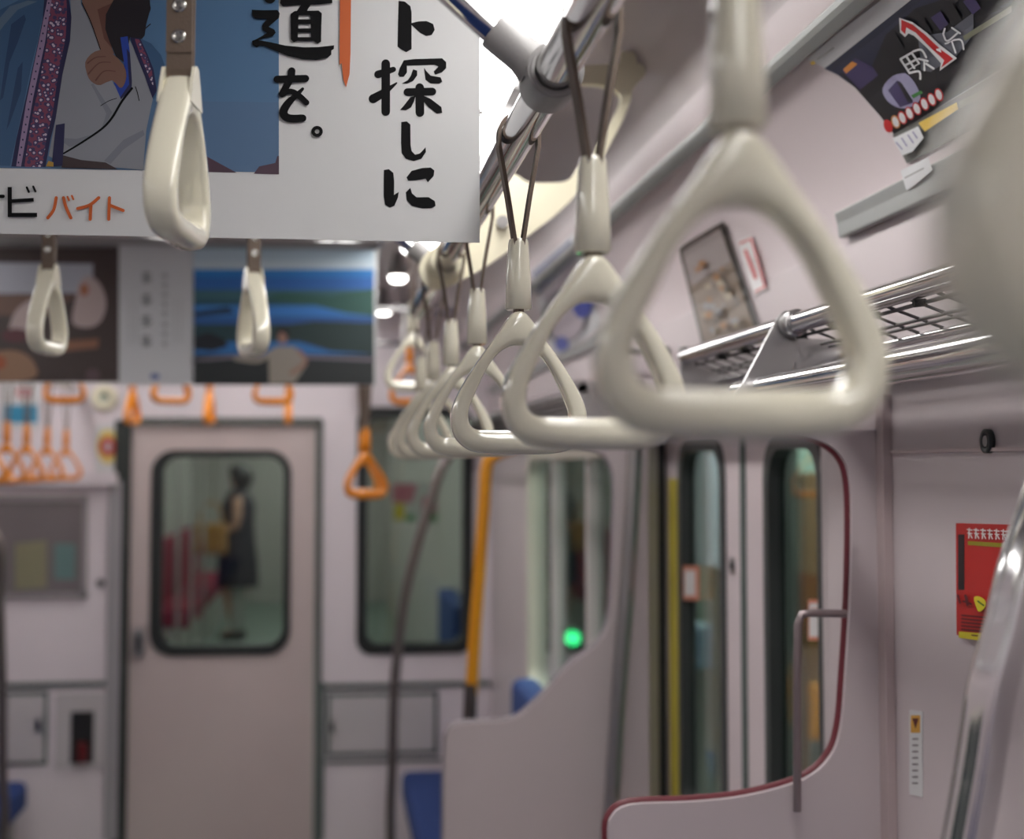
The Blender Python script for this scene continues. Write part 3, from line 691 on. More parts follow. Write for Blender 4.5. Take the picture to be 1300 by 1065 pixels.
def belt_mesh(m, L, w, spread, th=.0034, rr=.0175):
    """loop over a rail at z=0 down to the handle eye at z=-L; strands meet at -L+.03"""
    zb=-L; N=18; path=[]
    meet = -L+ (.078 if spread else .02)
    path.append((.0022,zb)); path.append((.0024,meet)); path.append((.0032,meet+.004))
    if spread:
        path += [(rr*.62,(-.010+meet)*.5),(rr+.0022,-.012)]
    else: path += [(.006,-.05),(rr+.002,-.010)]
    for k in range(N+1):
        t=math.pi*k/N; path.append(((rr+.0022)*math.cos(t),(rr+.0022)*math.sin(t)))
    path += [(-x,z) for x,z in path[:len(path)-N-1][::-1]]
    P=[Vector(p) for p in path]; vs=[]
    for i,p in enumerate(P):
        t=(P[min(i+1,len(P)-1)]-P[max(0,i-1)]).normalized(); nn=Vector((-t.y,t.x))*th/2
        for s_ in (1,-1):
            for yy in (-w/2,w/2):
                q=p+nn*s_; vs.append((q.x,yy,q.y))
    fs=[]
    for i in range(len(P)-1):
        a=i*4; b=a+4; fs+=[(a,a+1,b+1,b),(a+2,a+3,b+3,b+2),(a,a+2,b+2,b),(a+1,a+3,b+3,b+1)]
    fs+=[(0,1,3,2),tuple(len(P)*4-4+i for i in (0,1,3,2))]
    return MB().add(vs,fs,m)
def sleeve_mesh(m,z0,z1,r0,r1):
    mb=MB(); n=28; vs=[]; prof=[(z0,r0-.002),(z0+.0015,r0),(z0+.03,r0-.0008),(z1-.004,r1),(z1-.001,r1-.0008),(z1,r1-.003)]
    for z,r in prof:
        for k in range(n):
            t=2*math.pi*k/n; e=2/2.6; cs,sn=math.cos(t),math.sin(t)
            vs.append((r*math.copysign(abs(cs)**e,cs)*.98, r*math.copysign(abs(sn)**e,sn)*1.0, z))
    fs=[(i*n+k,i*n+(k+1)%n,(i+1)*n+(k+1)%n,(i+1)*n+k) for i in range(len(prof)-1) for k in range(n)]
    mb.add(vs,fs,m,True); mb.add(vs[:n],[tuple(range(n))],m); mb.add(vs[-n:],[tuple(range(n))],m)
    return mb
def make_strap(name, kind, bottom, rail_h, rail_r, hm, sleeved, label, group=None):
    """origin on the rail axis; local y along the rail, handle lies in local xz"""
    r=empty(name,(0,0,0),label,'hand strap',group)
    drop=rail_h-bottom            # rail axis to handle bottom
    def put(o): o.parent=r; o.matrix_parent_inverse=Matrix(); return o
    h=put(handle_mesh(hm, not sleeved).build('handle')); h.location=(0,0,-drop)
    L=drop-.118
    b=put(belt_mesh(BELT if hm is IVORY or sleeved is None or True else hm, L, .019 if sleeved else .0205, sleeved, rr=rail_r).build('belt',fix=True))
    if sleeved:
        s_=put(sleeve_mesh(hm,-drop+.139,-drop+.208,.0130,.0100).build('sleeve'))
    else:
        for k,zz in enumerate((.168,.193)):
            q=MB(); q.ring((-.0065,0,zz),(1,0,0),.0056,.0030,.0022,METALD,20); q.tube([(-.0052,0,zz),(-.0066,0,zz)],.0034,METALD,14); q.tube([(-.0066,0,zz),(-.0074,0,zz)],.0016,METALD,10)
            o=put(q.build('rivet')); o.location=(0,0,-drop); o.parent=b
        q=MB(); q.box((-.0064,-.0104,.155),(-.0044,.0104,.2+.02),BELT); o=put(q.build('belt_tab')); o.location=(0,0,-drop)
    return r
def copy_strap(src,loc,rz,label,group=None):
    c=src.copy(); C.objects.link(c); c.location=loc; c.rotation_euler=(0,0,rz); c['label']=label
    if group: c['group']=group
    for ch in list(src.children):
        d_=ch.copy(); C.objects.link(d_); d_.parent=c
        for g in ch.children:
            e_=g.copy(); C.objects.link(e_); e_.parent=d_
    return c
GR='ivory triangle hand straps on the right rail'
YS=[.262,.633,1.020,1.402,1.805,2.195,2.58,2.93]
LB=['ivory triangular hand strap at the right edge, huge and badly blurred',
 'large blurred ivory hand strap, the biggest whole triangle in the row',
 'ivory hand strap between the sharp one and the largest whole one',
 'ivory hand strap in sharpest focus hanging beside the big poster corner',
 'ivory hand strap directly behind the sharpest one on the right rail',
 'ivory hand strap fifth in view on the right rail, its sleeve overlapped by nearer straps',
 'ivory hand strap second from the far end of the right rail row',
 'ivory hand strap at the far end of the right rail row']
s0=make_strap('hand_strap','w',.0106,RH,.017,IVORY,True,LB[0],GR)
s0.location=(RX,YS[0],EYE+RH)
rot=[0,-.02,.03,.0,-.03,.02,.0,.04]
for i in range(1,8): copy_strap(s0,(RX+(.004 if i==2 else 0),YS[i],EYE+RH),rot[i],LB[i],GR)
# left straps, on the high cross rails (face on belts, handle edge on)
G2='ivory hand straps on the high cross rails'
t0=make_strap('hand_strap','s',.1745,.50,.0115,IVORY,False,'ivory hand strap with two rivets hanging in front of the kimono poster',G2)
t0.location=(on_y(1.19)(229,100).x,1.19,EYE+.50); t0.rotation_euler=(0,0,math.radians(90-8))
copy_strap(t0,(on_y(2.40)(62,340).x,2.40,EYE+.50),math.radians(90-9),'ivory hand strap in front of the brown animal picture, under the big poster',G2)
copy_strap(t0,(on_y(2.40)(322,340).x,2.40,EYE+.50),math.radians(90+17),'ivory hand strap in front of the blue lake picture, right one under the big poster',G2)
# high strap seen between rail straps
u0=make_strap('hand_strap','h',.170,.54,.0115,IVORY,True,'ivory hand strap on the third cross rail, just left of the row and higher',G2)
u0.location=(on_y(3.4)(524,470).x,3.40,EYE+.54)
# orange straps
G3='orange priority seat hand straps'
o0=make_strap('hand_strap','o',.19,.50,.0115,ORANGE,True,'orange hand strap showing only its lower bar below the lake picture',G3)
o0.location=(on_y(4.7)(347,500).x,4.70,EYE+.50)
copy_strap(o0,(on_y(4.7)(217,500).x,4.70,EYE+.50),.5,'orange hand strap peeking below the white middle panel of the far poster',G3)
copy_strap(o0,(on_y(4.7)(520,480).x,4.70,EYE+.50),.1,'orange hand strap hanging behind the ivory row, right of the far poster',G3)
copy_strap(o0,(on_y(4.7)(82,500).x,4.70,EYE+.50),.1,'orange hand strap peeking below the brown picture of the far poster',G3)
p0=make_strap('hand_strap','o',.160,.50,.0115,ORANGE,True,'orange hand strap edge on above the top left corner of the end door',G3)
p0.location=(on_y(6.0)(168,520).x,6.0,EYE+.50); p0.rotation_euler=(0,0,math.radians(78))
copy_strap(p0,(on_y(6.0)(266,520).x,6.0,EYE+.50),math.radians(84),'orange hand strap edge on above the middle of the end door',G3)
copy_strap(p0,(on_y(6.0)(366,520).x,6.0,EYE+.50),math.radians(92),'orange hand strap edge on above the right part of the end door',G3)
G4='long orange hand straps at the bench ends'
q0=make_strap('hand_strap','o',-.062,RH,.015,ORANGE,True,'long orange hand strap nearest the end door in the far left row',G4)
xl=-1.05; q0.location=(xl,6.1,EYE+RH)
for y,lb in ((5.70,'second orange strap from the end door in the far left row'),(5.32,'third orange strap from the end door in the far left row'),(5.0,'fourth orange strap from the end door in the far left row'),(4.72,'fifth orange strap from the end door in the far left row'),(4.46,'orange strap at the left picture edge in the far left row')):
    copy_strap(q0,(xl,y,EYE+RH),random.uniform(-.15,.15),lb,G4)
v0=make_strap('hand_strap','o',-.098,RH,.015,ORANGE,True,'large orange hand strap in front of the end wall window, nearer of the pair',G4)
v0.location=(.107,4.32,EYE+RH); v0.rotation_euler=(0,0,.3)
copy_strap(v0,(.107,4.75,EYE+RH),-.55,'orange hand strap just behind the large one near the end wall window',G4)
# ------------------------------------------------------------------ hanging posters
def poster(name,Y,px_r,py_b_l,py_b_r,xl,top,label):
    f=on_y(Y); br=f(px_r,py_b_r); r=empty(name,(XC,Y,br.z),label,'poster')
    bl=br.z+0.0
    q=MB(); q.slab([[(xl,br.z),(br.x,br.z),(br.x,EYE+top),(xl,EYE+top)]], lambda p,d: Vector((p[0],Y+d,p[1])), .0012, WHITEP); q.build('sheet',r)
    q=MB(); q.box((xl-.01,Y-.006,EYE+top-.006),(br.x+.01,Y+.008,EYE+top+.014),STEEL); q.build('clip_bar',r)
    q=MB()
    for x in (xl+.12,br.x-.12): q.tube([(x,Y,EYE+top+.01),(x,Y,EYE+.710)],.004,STEEL,10)
    q.build('hanger_rods',r); return r,f
r,f=poster('hanging_poster',1.45,609,296,308,-1.0,.60,'big white hanging poster with a kimono wearer and black brush lettering')
P=Print(f,.0003); P.step=.00002
def sky(name,c0,c1):
    m=mat(name,c0,.4); return m
P.poly([(-460,-185),(354,-185),(354,219),(-460,206)],sky('print_sky',(78,114,150),0))
P.poly([(-460,120),(354,130),(354,219),(-460,206)],mat('print_sky_low',(79,109,143),.4))
P.unit(0,0,3.2275)
P.poly([(845,640),(970,708),(845,705)],printm('roof_purple',(70,45,62))); P.poly([(1040,712),(1062,682),(1128,668),(1136,640),(1143,640),(1143,715)],MATS['roof_purple'])
P.unit(0,0,4.841)
HA=printm('haori_blue',(54,88,124)); HL=printm('haori_light',(90,112,134)); HD=printm('haori_dark',(36,64,100)); ROBE=printm('robe_white',(136,138,146)); ROBS=printm('robe_fold',(120,122,132)); SKIN=printm('print_skin',(122,90,78)); SKD=printm('print_skin_dark',(98,62,54)); HAIR=printm('print_hair',(24,18,26)); NAVY=printm('print_navy',(28,28,70)); COB=printm('print_cobalt',(28,60,150))
P.poly([(-330,560),(-260,330),(-150,170),(0,60),(140,-10),(290,-40),(290,0),(270,60),(230,260),(190,420),(150,620),(100,850),(62,1020),(-300,1012),(-360,800)],HA)
P.poly([(0,110),(60,40),(170,5),(230,10),(110,60),(30,150),(0,190)],HL)
P.poly([(70,150),(150,90),(160,120),(110,260),(60,380),(20,600),(0,620),(30,400)],HD); P.poly([(110,420),(140,380),(130,560),(60,760),(40,800)],HD)
band=voro('haori_band',(190,176,190),(60,50,92),(120,58,84),230)
P.poly([(285,-140),(420,-140),(425,0),(440,110),(430,260),(385,460),(350,700),(310,860),(280,1027),(70,1024),(100,860),(160,600),(220,330),(262,120)],NAVY)
P.poly([(318,-140),(400,-140),(412,60),(405,230),(360,440),(325,690),(285,860),(262,1027),(150,1025),(190,760),(250,470),(290,250)],band)
P.poly([(292,0),(318,0),(276,270),(205,600),(130,1024),(100,1022),(160,640),(240,250)],printm('band_mauve',(150,128,160)))
for i in range(22):
    t=i/21; P.disc(300-185*t,20+980*t,5,6,NAVY)
P.poly([(423,-140),(490,-60),(500,30),(560,140),(620,310),(700,520),(760,600),(812,530),(800,330),(785,225),(830,310),(900,470),(940,610),(900,800),(880,1046),(390,1000),(300,960),(345,720),(385,460),(432,250),(440,110)],ROBE)
P.poly([(395,880),(400,850),(470,855),(560,830),(500,885),(430,905)],ROBS); P.poly([(560,520),(575,515),(690,690),(640,790),(625,790),(655,700)],ROBS)
P.poly([(640,990),(760,860),(880,800),(890,830),(760,920),(680,1010)],ROBS)
P.poly([(490,-60),(720,-60),(700,60),(655,150),(690,300),(705,335),(620,308),(560,140),(515,50)],SKIN)
P.poly([(600,60),(690,20),(655,150),(690,300),(640,240)],SKD)
P.disc(620,-140,130,150,SKIN)
P.poly([(420,-180),(500,-330),(640,-360),(800,-330),(880,-180),(920,-40),(925,60),(900,150),(890,220),(870,245),(800,230),(770,390),(715,350),(675,260),(648,180),(652,90),(700,0),(740,-120),(700,-230),(560,-240),(480,-120)],HAIR)
P.stroke([(850,0),(910,40),(900,110),(850,110)],8,HAIR); P.stroke([(900,0),(925,50),(905,100)],6,HAIR); P.stroke([(880,190),(925,150)],7,HAIR)
P.poly([(740,232),(785,225),(800,330),(812,500),(810,540),(745,612),(700,510),(770,480),(762,380)],COB); P.poly([(780,300),(800,330),(812,500),(810,545),(745,612),(740,600),(795,520)],NAVY)
P.poly([(525,385),(560,335),(620,308),(690,330),(760,400),(778,470),(760,530),(735,540),(690,495),(620,525),(580,515),(548,485),(532,440)],SKIN,smooth=2)
for st in ([(540,390),(590,355),(650,350)],[(545,455),(610,390),(680,385)],[(590,495),(640,440),(710,440)]): P.stroke(st,[10,7,5],SKD)
P.stroke([(812,545),(750,625),(690,725),(625,795),(500,880),(392,945)],[14,14,14,13,12,10],BLACK)
P.stroke([(620,652),(670,622),(718,606)],4,BLACK); P.stroke([(833,535),(845,570),(856,620)],5,BLACK)
P.stroke([(505,20),(560,140),(618,305)],5,BLACK)
P.poly([(868,240),(930,270),(990,340),(1012,400),(1000,520),(945,615),(900,480),(850,330)],HA)
P.poly([(800,232),(862,238),(905,330),(945,430),(965,560),(938,606),(892,470),(830,318)],NAVY); P.poly([(828,240),(856,245),(900,340),(935,440),(945,540),(915,470),(860,330)],band)
P.poly([(385,955),(500,985),(650,1000),(725,1042),(380,1032)],printm('sash_brown',(58,44,46))); P.poly([(345,770),(400,760),(395,880),(385,1020),(320,1025),(325,960)],NAVY); P.poly([(300,990),(330,1000),(330,1026),(285,1024)],printm('sash_gold',(180,140,60)))
P.build('picture',r)
K=Print(f,.0022); K.step=.00001
K.unit(0,0,3.2275)
K.stroke([(-110,806),(15,806)],14,BLACK); K.stroke([(-30,765),(-32,830),(-70,892)],14,BLACK)
K.stroke([(42,768),(42,888)],17,BLACK,False); K.stroke([(34,882),(154,882)],17,BLACK,False); K.stroke([(42,826),(140,820)],15,BLACK,False); K.stroke([(112,770),(120,788)],9,BLACK); K.stroke([(138,766),(147,786)],9,BLACK)
for st in ([(232,812),(222,860),(198,894)],[(262,812),(272,850),(292,894)],[(278,808),(284,822)],[(296,804),(302,818)],[(406,812),(368,842),(320,856)],[(374,844),(371,900)],[(450,812),(447,900)],[(450,842),(506,864)]): K.stroke(st,13 if len(st)>2 or st[0][0]>300 else 8,PORANGE)
K.build('logo_lettering',r); K=Print(f,.0022); K.step=.00001
K.unit(310,0,5.92)
K.poly([(722,-300),(805,-300),(803,0),(799,400),(792,560),(765,662),(745,600),(733,478),(716,492),(718,200)],PORANGE)
K.disc(195,-6,42,36,BLACK)
K.poly([(275,-20),(400,-40),(660,-20),(663,28),(560,40),(400,44),(290,52),(270,30)],BLACK); K.poly([(435,30),(502,38),(470,90),(395,90)],BLACK)
K.poly([(350,110),(380,88),(560,84),(584,105),(580,200),(578,318),(552,333),(520,312),(460,314),(400,312),(372,322),(350,300)],BLACK,holes=[[(410,120),(495,118),(503,150),(408,150)],[(408,187),(503,184),(503,218),(408,218)],[(404,250),(502,250),(502,284),(404,284)]])
K.poly([(58,78),(150,82),(250,80),(268,105),(262,140),(215,180),(185,206),(228,228),(238,250),(215,278),(150,292),(108,306),(200,322),(310,347),(450,360),(560,358),(650,348),(676,345),(674,372),(655,385),(655,415),(625,440),(540,455),(440,450),(330,425),(220,380),(150,350),(118,348),(95,362),(64,342),(60,312),(90,300),(130,278),(172,252),(140,232),(136,200),(150,175),(172,148),(85,145),(62,122)],BLACK)
K.stroke([(248,600),(462,594)],54,BLACK); K.stroke([(358,538),(345,600),(284,712)],[56,56,48],BLACK)
K.stroke([(285,715),(345,690),(400,715),(468,775)],[40,40,46,44],BLACK); K.stroke([(440,672),(400,712),(330,780),(295,850),(335,892),(440,892)],[22,36,56,64,60,56],BLACK)
K.disc(548,992,43,42,BLACK,0,.4)
K.build('headline_lettering',r); K=Print(f,.0004); K.step=.00001
K.unit(460,0,3.807)
K.poly([(175,5),(205,8),(232,30),(238,60),(238,112),(270,104),(310,102),(342,116),(350,145),(335,170),(308,175),(280,160),(238,122),(238,238),(212,253),(188,240),(170,226),(172,120)],BLACK)
K.stroke([(113,308),(113,540)],42,BLACK); K.stroke([(76,360),(150,336)],[38,26],BLACK); K.stroke([(52,478),(100,450),(165,402)],[44,36,8],BLACK)
K.poly([(172,360),(180,330),(200,292),(250,286),(385,282),(405,300),(405,330),(385,350),(352,362),(345,346),(368,322),(350,314),(215,318),(216,350),(200,372),(180,372)],BLACK)
K.poly([(245,335),(265,342),(265,365),(245,392),(215,405),(190,404),(220,388),(235,365)],BLACK); K.poly([(298,328),(310,345),(330,366),(378,374),(386,395),(372,405),(330,404),(305,386)],BLACK)
K.stroke([(218,446),(338,443)],38,BLACK); K.stroke([(277,424),(278,545)],42,BLACK)
K.poly([(258,462),(250,490),(235,520),(210,534),(182,532),(205,505),(232,470)],BLACK); K.poly([(290,460),(330,478),(382,518),(386,546),(360,550),(320,520),(295,490)],BLACK)
K.poly([(188,590),(215,587),(232,602),(233,700),(238,730),(255,748),(278,742),(306,712),(307,735),(285,768),(248,779),(210,768),(190,740),(187,690)],BLACK)
K.poly([(104,822),(128,818),(150,836),(154,880),(153,942),(176,928),(172,955),(155,995),(132,1004),(110,990),(103,950)],BLACK)
K.poly([(213,858),(238,826),(290,812),(330,810),(348,824),(345,850),(316,882),(306,864),(260,872),(222,874)],BLACK); K.poly([(232,908),(240,935),(262,954),(320,953),(350,972),(354,995),(335,1006),(290,1008),(240,996),(214,968),(210,930)],BLACK)
K.build('headline_lettering',r)
r,f=poster('hanging_poster',4.08,478,489,489,-1.22,.606,'far hanging poster with a brown picture, white text panel and blue lake view')
P=Print(f,.0006); P.step=.0001
br1=printm('pic_brown',(62,48,46)); P.poly([(-100,313),(151,313),(151,485),(-100,485)],br1)
P.poly([(-100,332),(118,335),(118,372),(-100,374)],printm('pic_pale',(170,172,184))); P.poly([(-100,374),(100,374),(60,400),(-100,400)],printm('pic_warm',(104,76,64)))
fur=printm('pic_fur',(180,162,160)); P.poly([(92,410),(96,380),(102,358),(114,350),(128,362),(135,385),(128,408),(112,416)],fur,smooth=3); P.poly([(12,420),(20,395),(40,380),(52,385),(52,420),(30,424)],fur,smooth=3)
P.disc(107,368,6,8,printm('pic_orange',(170,110,80))); P.poly([(60,434),(126,430),(124,442),(62,448)],printm('pic_wood',(134,92,70))); P.disc(20,426,18,9,printm('pic_maroon',(84,36,46)))
P.poly([(-10,450),(20,445),(42,458),(44,480),(-10,482)],printm('pic_tan',(146,112,88)),smooth=3); P.disc(0,460,8,9,printm('pic_rust',(160,84,50))); P.disc(118,476,9,8,printm('pic_mauve',(90,70,74)))
P.poly([(-120,309),(151,309),(151,314),(-120,314)],printm('pic_head',(120,118,118)))
P.poly([(151,313),(246,313),(246,489),(151,489)],printm('pic_panel',(202,203,206)))
tx=printm('pic_text',(112,112,118)); tx2=printm('pic_text2',(150,150,156))
for y in (352,380,407,433):
    P.stroke([(181,y-4),(191,y-4)],2.4,tx); P.stroke([(186,y-7),(186,y+6)],2.4,tx); P.stroke([(181,y+1),(192,y+2)],2.4,tx); P.stroke([(182,y+6),(190,y+5)],2.4,tx)
for y in (350,362,374,386,398,412,424,436): P.stroke([(206,y),(213,y)],2,tx2); P.stroke([(209,y-3),(210,y+4)],2,tx2)
for x in (165,173,222,230): P.stroke([(x,380),(x,436)],1.6,printm('pic_text3',(180,181,185)))
P.disc(197,478,6,4,printm('pic_logo',(110,120,170)))
lake=[(246,312,475,316,(126,150,160)),(246,316,475,332,(176,196,210)),(246,332,475,342,(190,205,215)),(246,342,475,352,(40,120,190)),(246,352,475,368,(44,100,172)),(246,368,475,380,(58,100,110)),(246,380,475,388,(40,82,96)),(246,388,475,402,(54,122,196)),(246,402,475,412,(40,88,150)),(246,412,475,434,(30,62,70)),(246,434,475,450,(44,110,176)),(246,450,475,489,(34,42,50))]
for i,(a,b,c_,d_,col) in enumerate(lake): P.poly([(a,b),(c_,b),(c_,d_),(a,d_)],printm('lake_%d'%i,col))
P.poly([(330,380),(360,372),(420,376),(475,366),(475,402),(440,398),(400,388)],printm('isle_green',(44,88,80))); P.poly([(246,396),(290,390),(300,398),(246,402)],printm('isle_dark',(24,48,66)))
P.poly([(350,414),(400,408),(475,410),(475,450),(420,446),(380,434),(345,428)],printm('isle_dark2',(28,52,52))); P.poly([(246,428),(265,422),(285,430),(290,440),(270,446),(246,444)],printm('isle_dark3',(16,24,34)))
P.stroke([(246,458),(330,452),(475,457)],4,printm('fence_grey',(120,112,122)))
P.poly([(246,458),(246,487),(475,487),(475,460)],printm('meadow_dark',(32,38,40)))
sh=printm('shirt_beige',(150,142,132)); P.poly([(342,487),(341,455),(350,440),(374,440),(384,455),(390,462),(374,486)],sh); P.stroke([(346,446),(328,458),(300,455)],6,sh); P.stroke([(380,446),(388,460),(370,474)],5,printm('arm_tan',(150,112,98)))
P.disc(359,429,6,8,MATS['arm_tan']); P.poly([(350,426),(352,418),(362,416),(368,422),(366,428),(358,421)],HAIR)
P.build('picture',r)
for Y,wd in ((-1.18,'just behind the viewpoint'),(-3.81,'second behind the viewpoint'),(-6.44,'third behind the viewpoint')):  # unseen posters carrying on the row, added to shade the left side
    r=empty('hanging_poster',(XC,Y,EYE+.22),'plain white unseen hanging poster added for shade, %s'%wd,'poster')
    MB().box((-1.0,Y,EYE+.22),(.145,Y+.0012,EYE+.60),WHITEP).build('sheet',r); MB().box((-1.01,Y-.006,EYE+.594),(.155,Y+.008,EYE+.614),STEEL).build('clip_bar',r)
    for x in (-.88,.03): MB().tube([(x,Y,EYE+.61),(x,Y,EYE+.710)],.004,STEEL,10).build('hanger_rod',r)
# ------------------------------------------------------------------ ceiling lights
def strip_light(x,y0,y1,label):
    r=empty('ceiling_light',(x,(y0+y1)/2,EYE+.62),label,'ceiling light','fluorescent tubes along the ceiling')
    fw=mat('fixture_white',(208,206,206),.35); q=MB(); pr=[(-.105,.598),(-.112,.598),(-.112,.66),(-.06,.712),(.06,.712),(.112,.66),(.112,.598),(.105,.598),(.098,.640),(.05,.648),(-.05,.648),(-.098,.640)]
    q.slab([pr], lambda p,d: Vector((x+p[0],y0-.03+d,EYE+p[1])), y1-y0+.06, fw); q.build('reflector_tray',r)
    el=[(.045*math.cos(k*math.pi/12),.020*math.sin(k*math.pi/12)) for k in range(24)]
    q=MB(); q.slab([el], lambda p,d: Vector((x+p[0],y0+d,EYE+.614+p[1])), y1-y0, TUBEL if (x<-1 or y0==4.25) else TUBE); q.build('tube',r)
    q=MB(); 
    for y in (y0,y1): q.tube([(x,y-.02,EYE+.614),(x,y+.02,EYE+.614)],.022,GREYP,12); q.box((x-.012,y-.01,EYE+.615),(x+.012,y+.01,EYE+.64),GREYP)
    q.build('sockets',r)
spans=[(-8.6,-6.8),(-6.6,-4.7),(-4.5,-2.5),(-2.3,-1.15),(-1.0,.15),(.30,1.30),(1.42,2.44),(2.62,3.62),(3.8,4.15),(5.1,6.25)]
nm=['rearmost','second from the rear','third from the rear','fourth from the rear','just behind the viewpoint','over the nearest straps','showing as a bright bar beside the clamp','over the sliding doors','short one past the doors','short one by the end wall']
for (a,b),n_ in zip(spans,nm):
    if a!=5.1: strip_light(.245,a,b,'right hand ceiling tube, %s'%n_)
    strip_light(2*XC-.245,a,(5.0 if a==3.8 else 6.25 if a==5.1 else b),'left hand ceiling tube, %s'%n_)
strip_light(.02,4.25,6.2,'added ceiling tube brightening the far end, hidden behind the far poster, right one'); strip_light(-.45,4.25,6.2,'added ceiling tube brightening the far end, hidden behind the far poster, middle one')  # hidden pair of tubes added to brighten the far end
for (px,py,Y,n_) in ((505,353,4.85,'upper left'),(528,395,5.9,'right'),(487,395,5.75,'left')):
    p=on_y(Y)(px,py); r=empty('round_lamp',(p.x,Y,p.z),'small round glowing lamp on the far ceiling, %s one of three'%n_,'lamp')
    q=MB(); q.tube([(p.x,Y,p.z-.012),(p.x,Y,p.z-.006),(p.x,Y,p.z+.004)],[.018,.026,.028],LAMPG,20); q.build('globe',r)
    q=MB(); q.tube([(p.x,Y,p.z+.004),(p.x,Y,p.z+.012),(p.x,Y,EYE+.705)],[.03,.03,.01],GREYP,20); q.build('cap',r)
# ------------------------------------------------------------------ benches
def bench(y0,y1,side,label,fab=BLUE,wx=.70,back1=None):
    m_=(lambda x:x) if side>0 else mx
    r=empty('bench_seat',(m_(.45),(y0+y1)/2,0),label,'bench')
    def bx(x0,x1,a,b,z0,z1,mt,n,bv=.02):
        xa,xb=sorted((m_(x0),m_(x1))); MB().box((xa,a,z0),(xb,b,z1),mt).build(n,r,bevel=bv)
    bx(.36,.66,y0,y1,.0,.32,mat('bench_base_grey',(150,148,146),.5),'base',.01)
    bx(.31,.66,y0+.01,y1-.01,.32,.44,fab,'cushion',.03)
    bx(.60,.695,y0+.01,(back1 or y1)-.01,.46,1.02,fab,'backrest',.03)
bench(3.26,6.3,1,'blue bench beyond the far seat partition on the right',back1=4.9)
bench(3.26,6.3,-1,'blue bench along the far left wall',back1=4.9)
bench(-8.0,1.76,1,'long blue bench along the near right wall')
bench(-8.0,1.76,-1,'long blue bench along the near left wall')
# ------------------------------------------------------------------ next car seen through the end windows
NF=mat('next_floor_green',(116,132,124),.5,var=.05); NW=mat('next_wall_grey',(190,186,182),.5,var=.04)
struct(MB().box((-1.66,YE+.06,-.05),(.80,19,0),NF).build('floor'))
struct(MB().box((-1.72,YE+.3,0),(-1.66,19,2.4),NW).build('wall_next_left')); struct(MB().box((.76,YE+.3,0),(.82,19,2.4),NW).build('wall_next_right'))
struct(MB().box((-1.72,YE+.07,2.36),(.82,19,2.42),NW).build('ceiling')); struct(MB().box((-1.72,19,0),(.82,19.06,2.4),NW).build('wall_next_end'))
for i,(a,b) in enumerate(((7.5,9.5),(10.2,12.6),(13.4,15.6),(16.4,18.4))):
    r=empty('ceiling_light',(XC,(a+b)/2,2.33),'ceiling light of the next carriage, number %s from the end door'%['one','two','three','four'][i],'ceiling light')
    MB().box((XC-.08,a,2.335),(XC+.08,b,2.36),GREYP).build('housing',r); MB().box((XC-.05,a+.03,2.322),(XC+.05,b-.03,2.336),emis('next_glow',(255,253,248),15.0)).build('diffuser',r)
def nbench(y0,y1,side,label,fab):
    s_=1 if side>0 else -1; r=empty('bench_seat',(XC+s_*1.0,(y0+y1)/2,0),label,'bench')
    xa,xb=sorted((XC+s_*1.15,XC+s_*.75)); MB().box((xa,y0,.3),(xb,y1,.46),fab).build('cushion',r,bevel=.02)
    xa2,xb2=sorted((XC+s_*1.20,XC+s_*1.09)); MB().box((xa2,y0,.46),(xb2,y1,1.0),fab).build('backrest',r,bevel=.02)
    MB().box((xa,y0+.02,0),(xb,y1-.02,.3),NW).build('base',r)
nbench(8.6,11.4,-1,'red bench on the left of the next carriage seen through the end door',RED)
nbench(13.2,18,-1,'red bench farther back on the left of the next carriage',RED)
nbench(7.6,8.7,1,'blue bench on the right of the next carriage seen through the end window',BLUE)
for i,(x,y) in enumerate(((-1.15,8.4),(-1.15,10.0),(-1.15,11.6),(-1.15,12.8),(-1.15,13.9),(-1.12,16.2))):
    tag(MB().tube([(x,y,0),(x,y,2.36)],.018,CHROME,14).build('grab_pole'),'upright chrome pole in the next carriage, %s from the end door'%['first','second','third','fourth','fifth','sixth'][i],'pole','poles of the next carriage')
# colourful posters hanging in the next carriage
for i,(px0,px1,py0,py1,cs) in enumerate(((497,556,612,664,((210,120,140),(220,200,60),(70,150,80),(225,220,220))),)):
    Yn=10.5; f=on_y(Yn); a=f(px0,py1); b=f(px1,py0)
    r=empty('hanging_poster',(a.x,Yn,a.z),'small colourful poster in the next carriage seen through the end wall window','poster')
    MB().box((a.x,Yn,a.z),(b.x,Yn+.004,b.z),WHITEP).build('sheet',r)
    MB().box((a.x+.02,Yn,b.z),(a.x+.03,Yn+.004,2.36),STEEL).build('hanger',r)
    P=Print(f,.001); P.poly([(498,614),(530,614),(524,638),(498,638)],printm('np_pink',cs[0])); P.poly([(500,640),(514,638),(514,660),(500,660)],printm('np_yel',cs[1])); P.poly([(516,654),(526,652),(526,662),(516,662)],printm('np_grn',cs[2])); P.poly([(536,630),(554,630),(554,650),(536,650)],MATS['np_pink']); P.poly([(540,652),(554,652),(554,662),(540,662)],MATS['np_grn']); P.build('print',r)
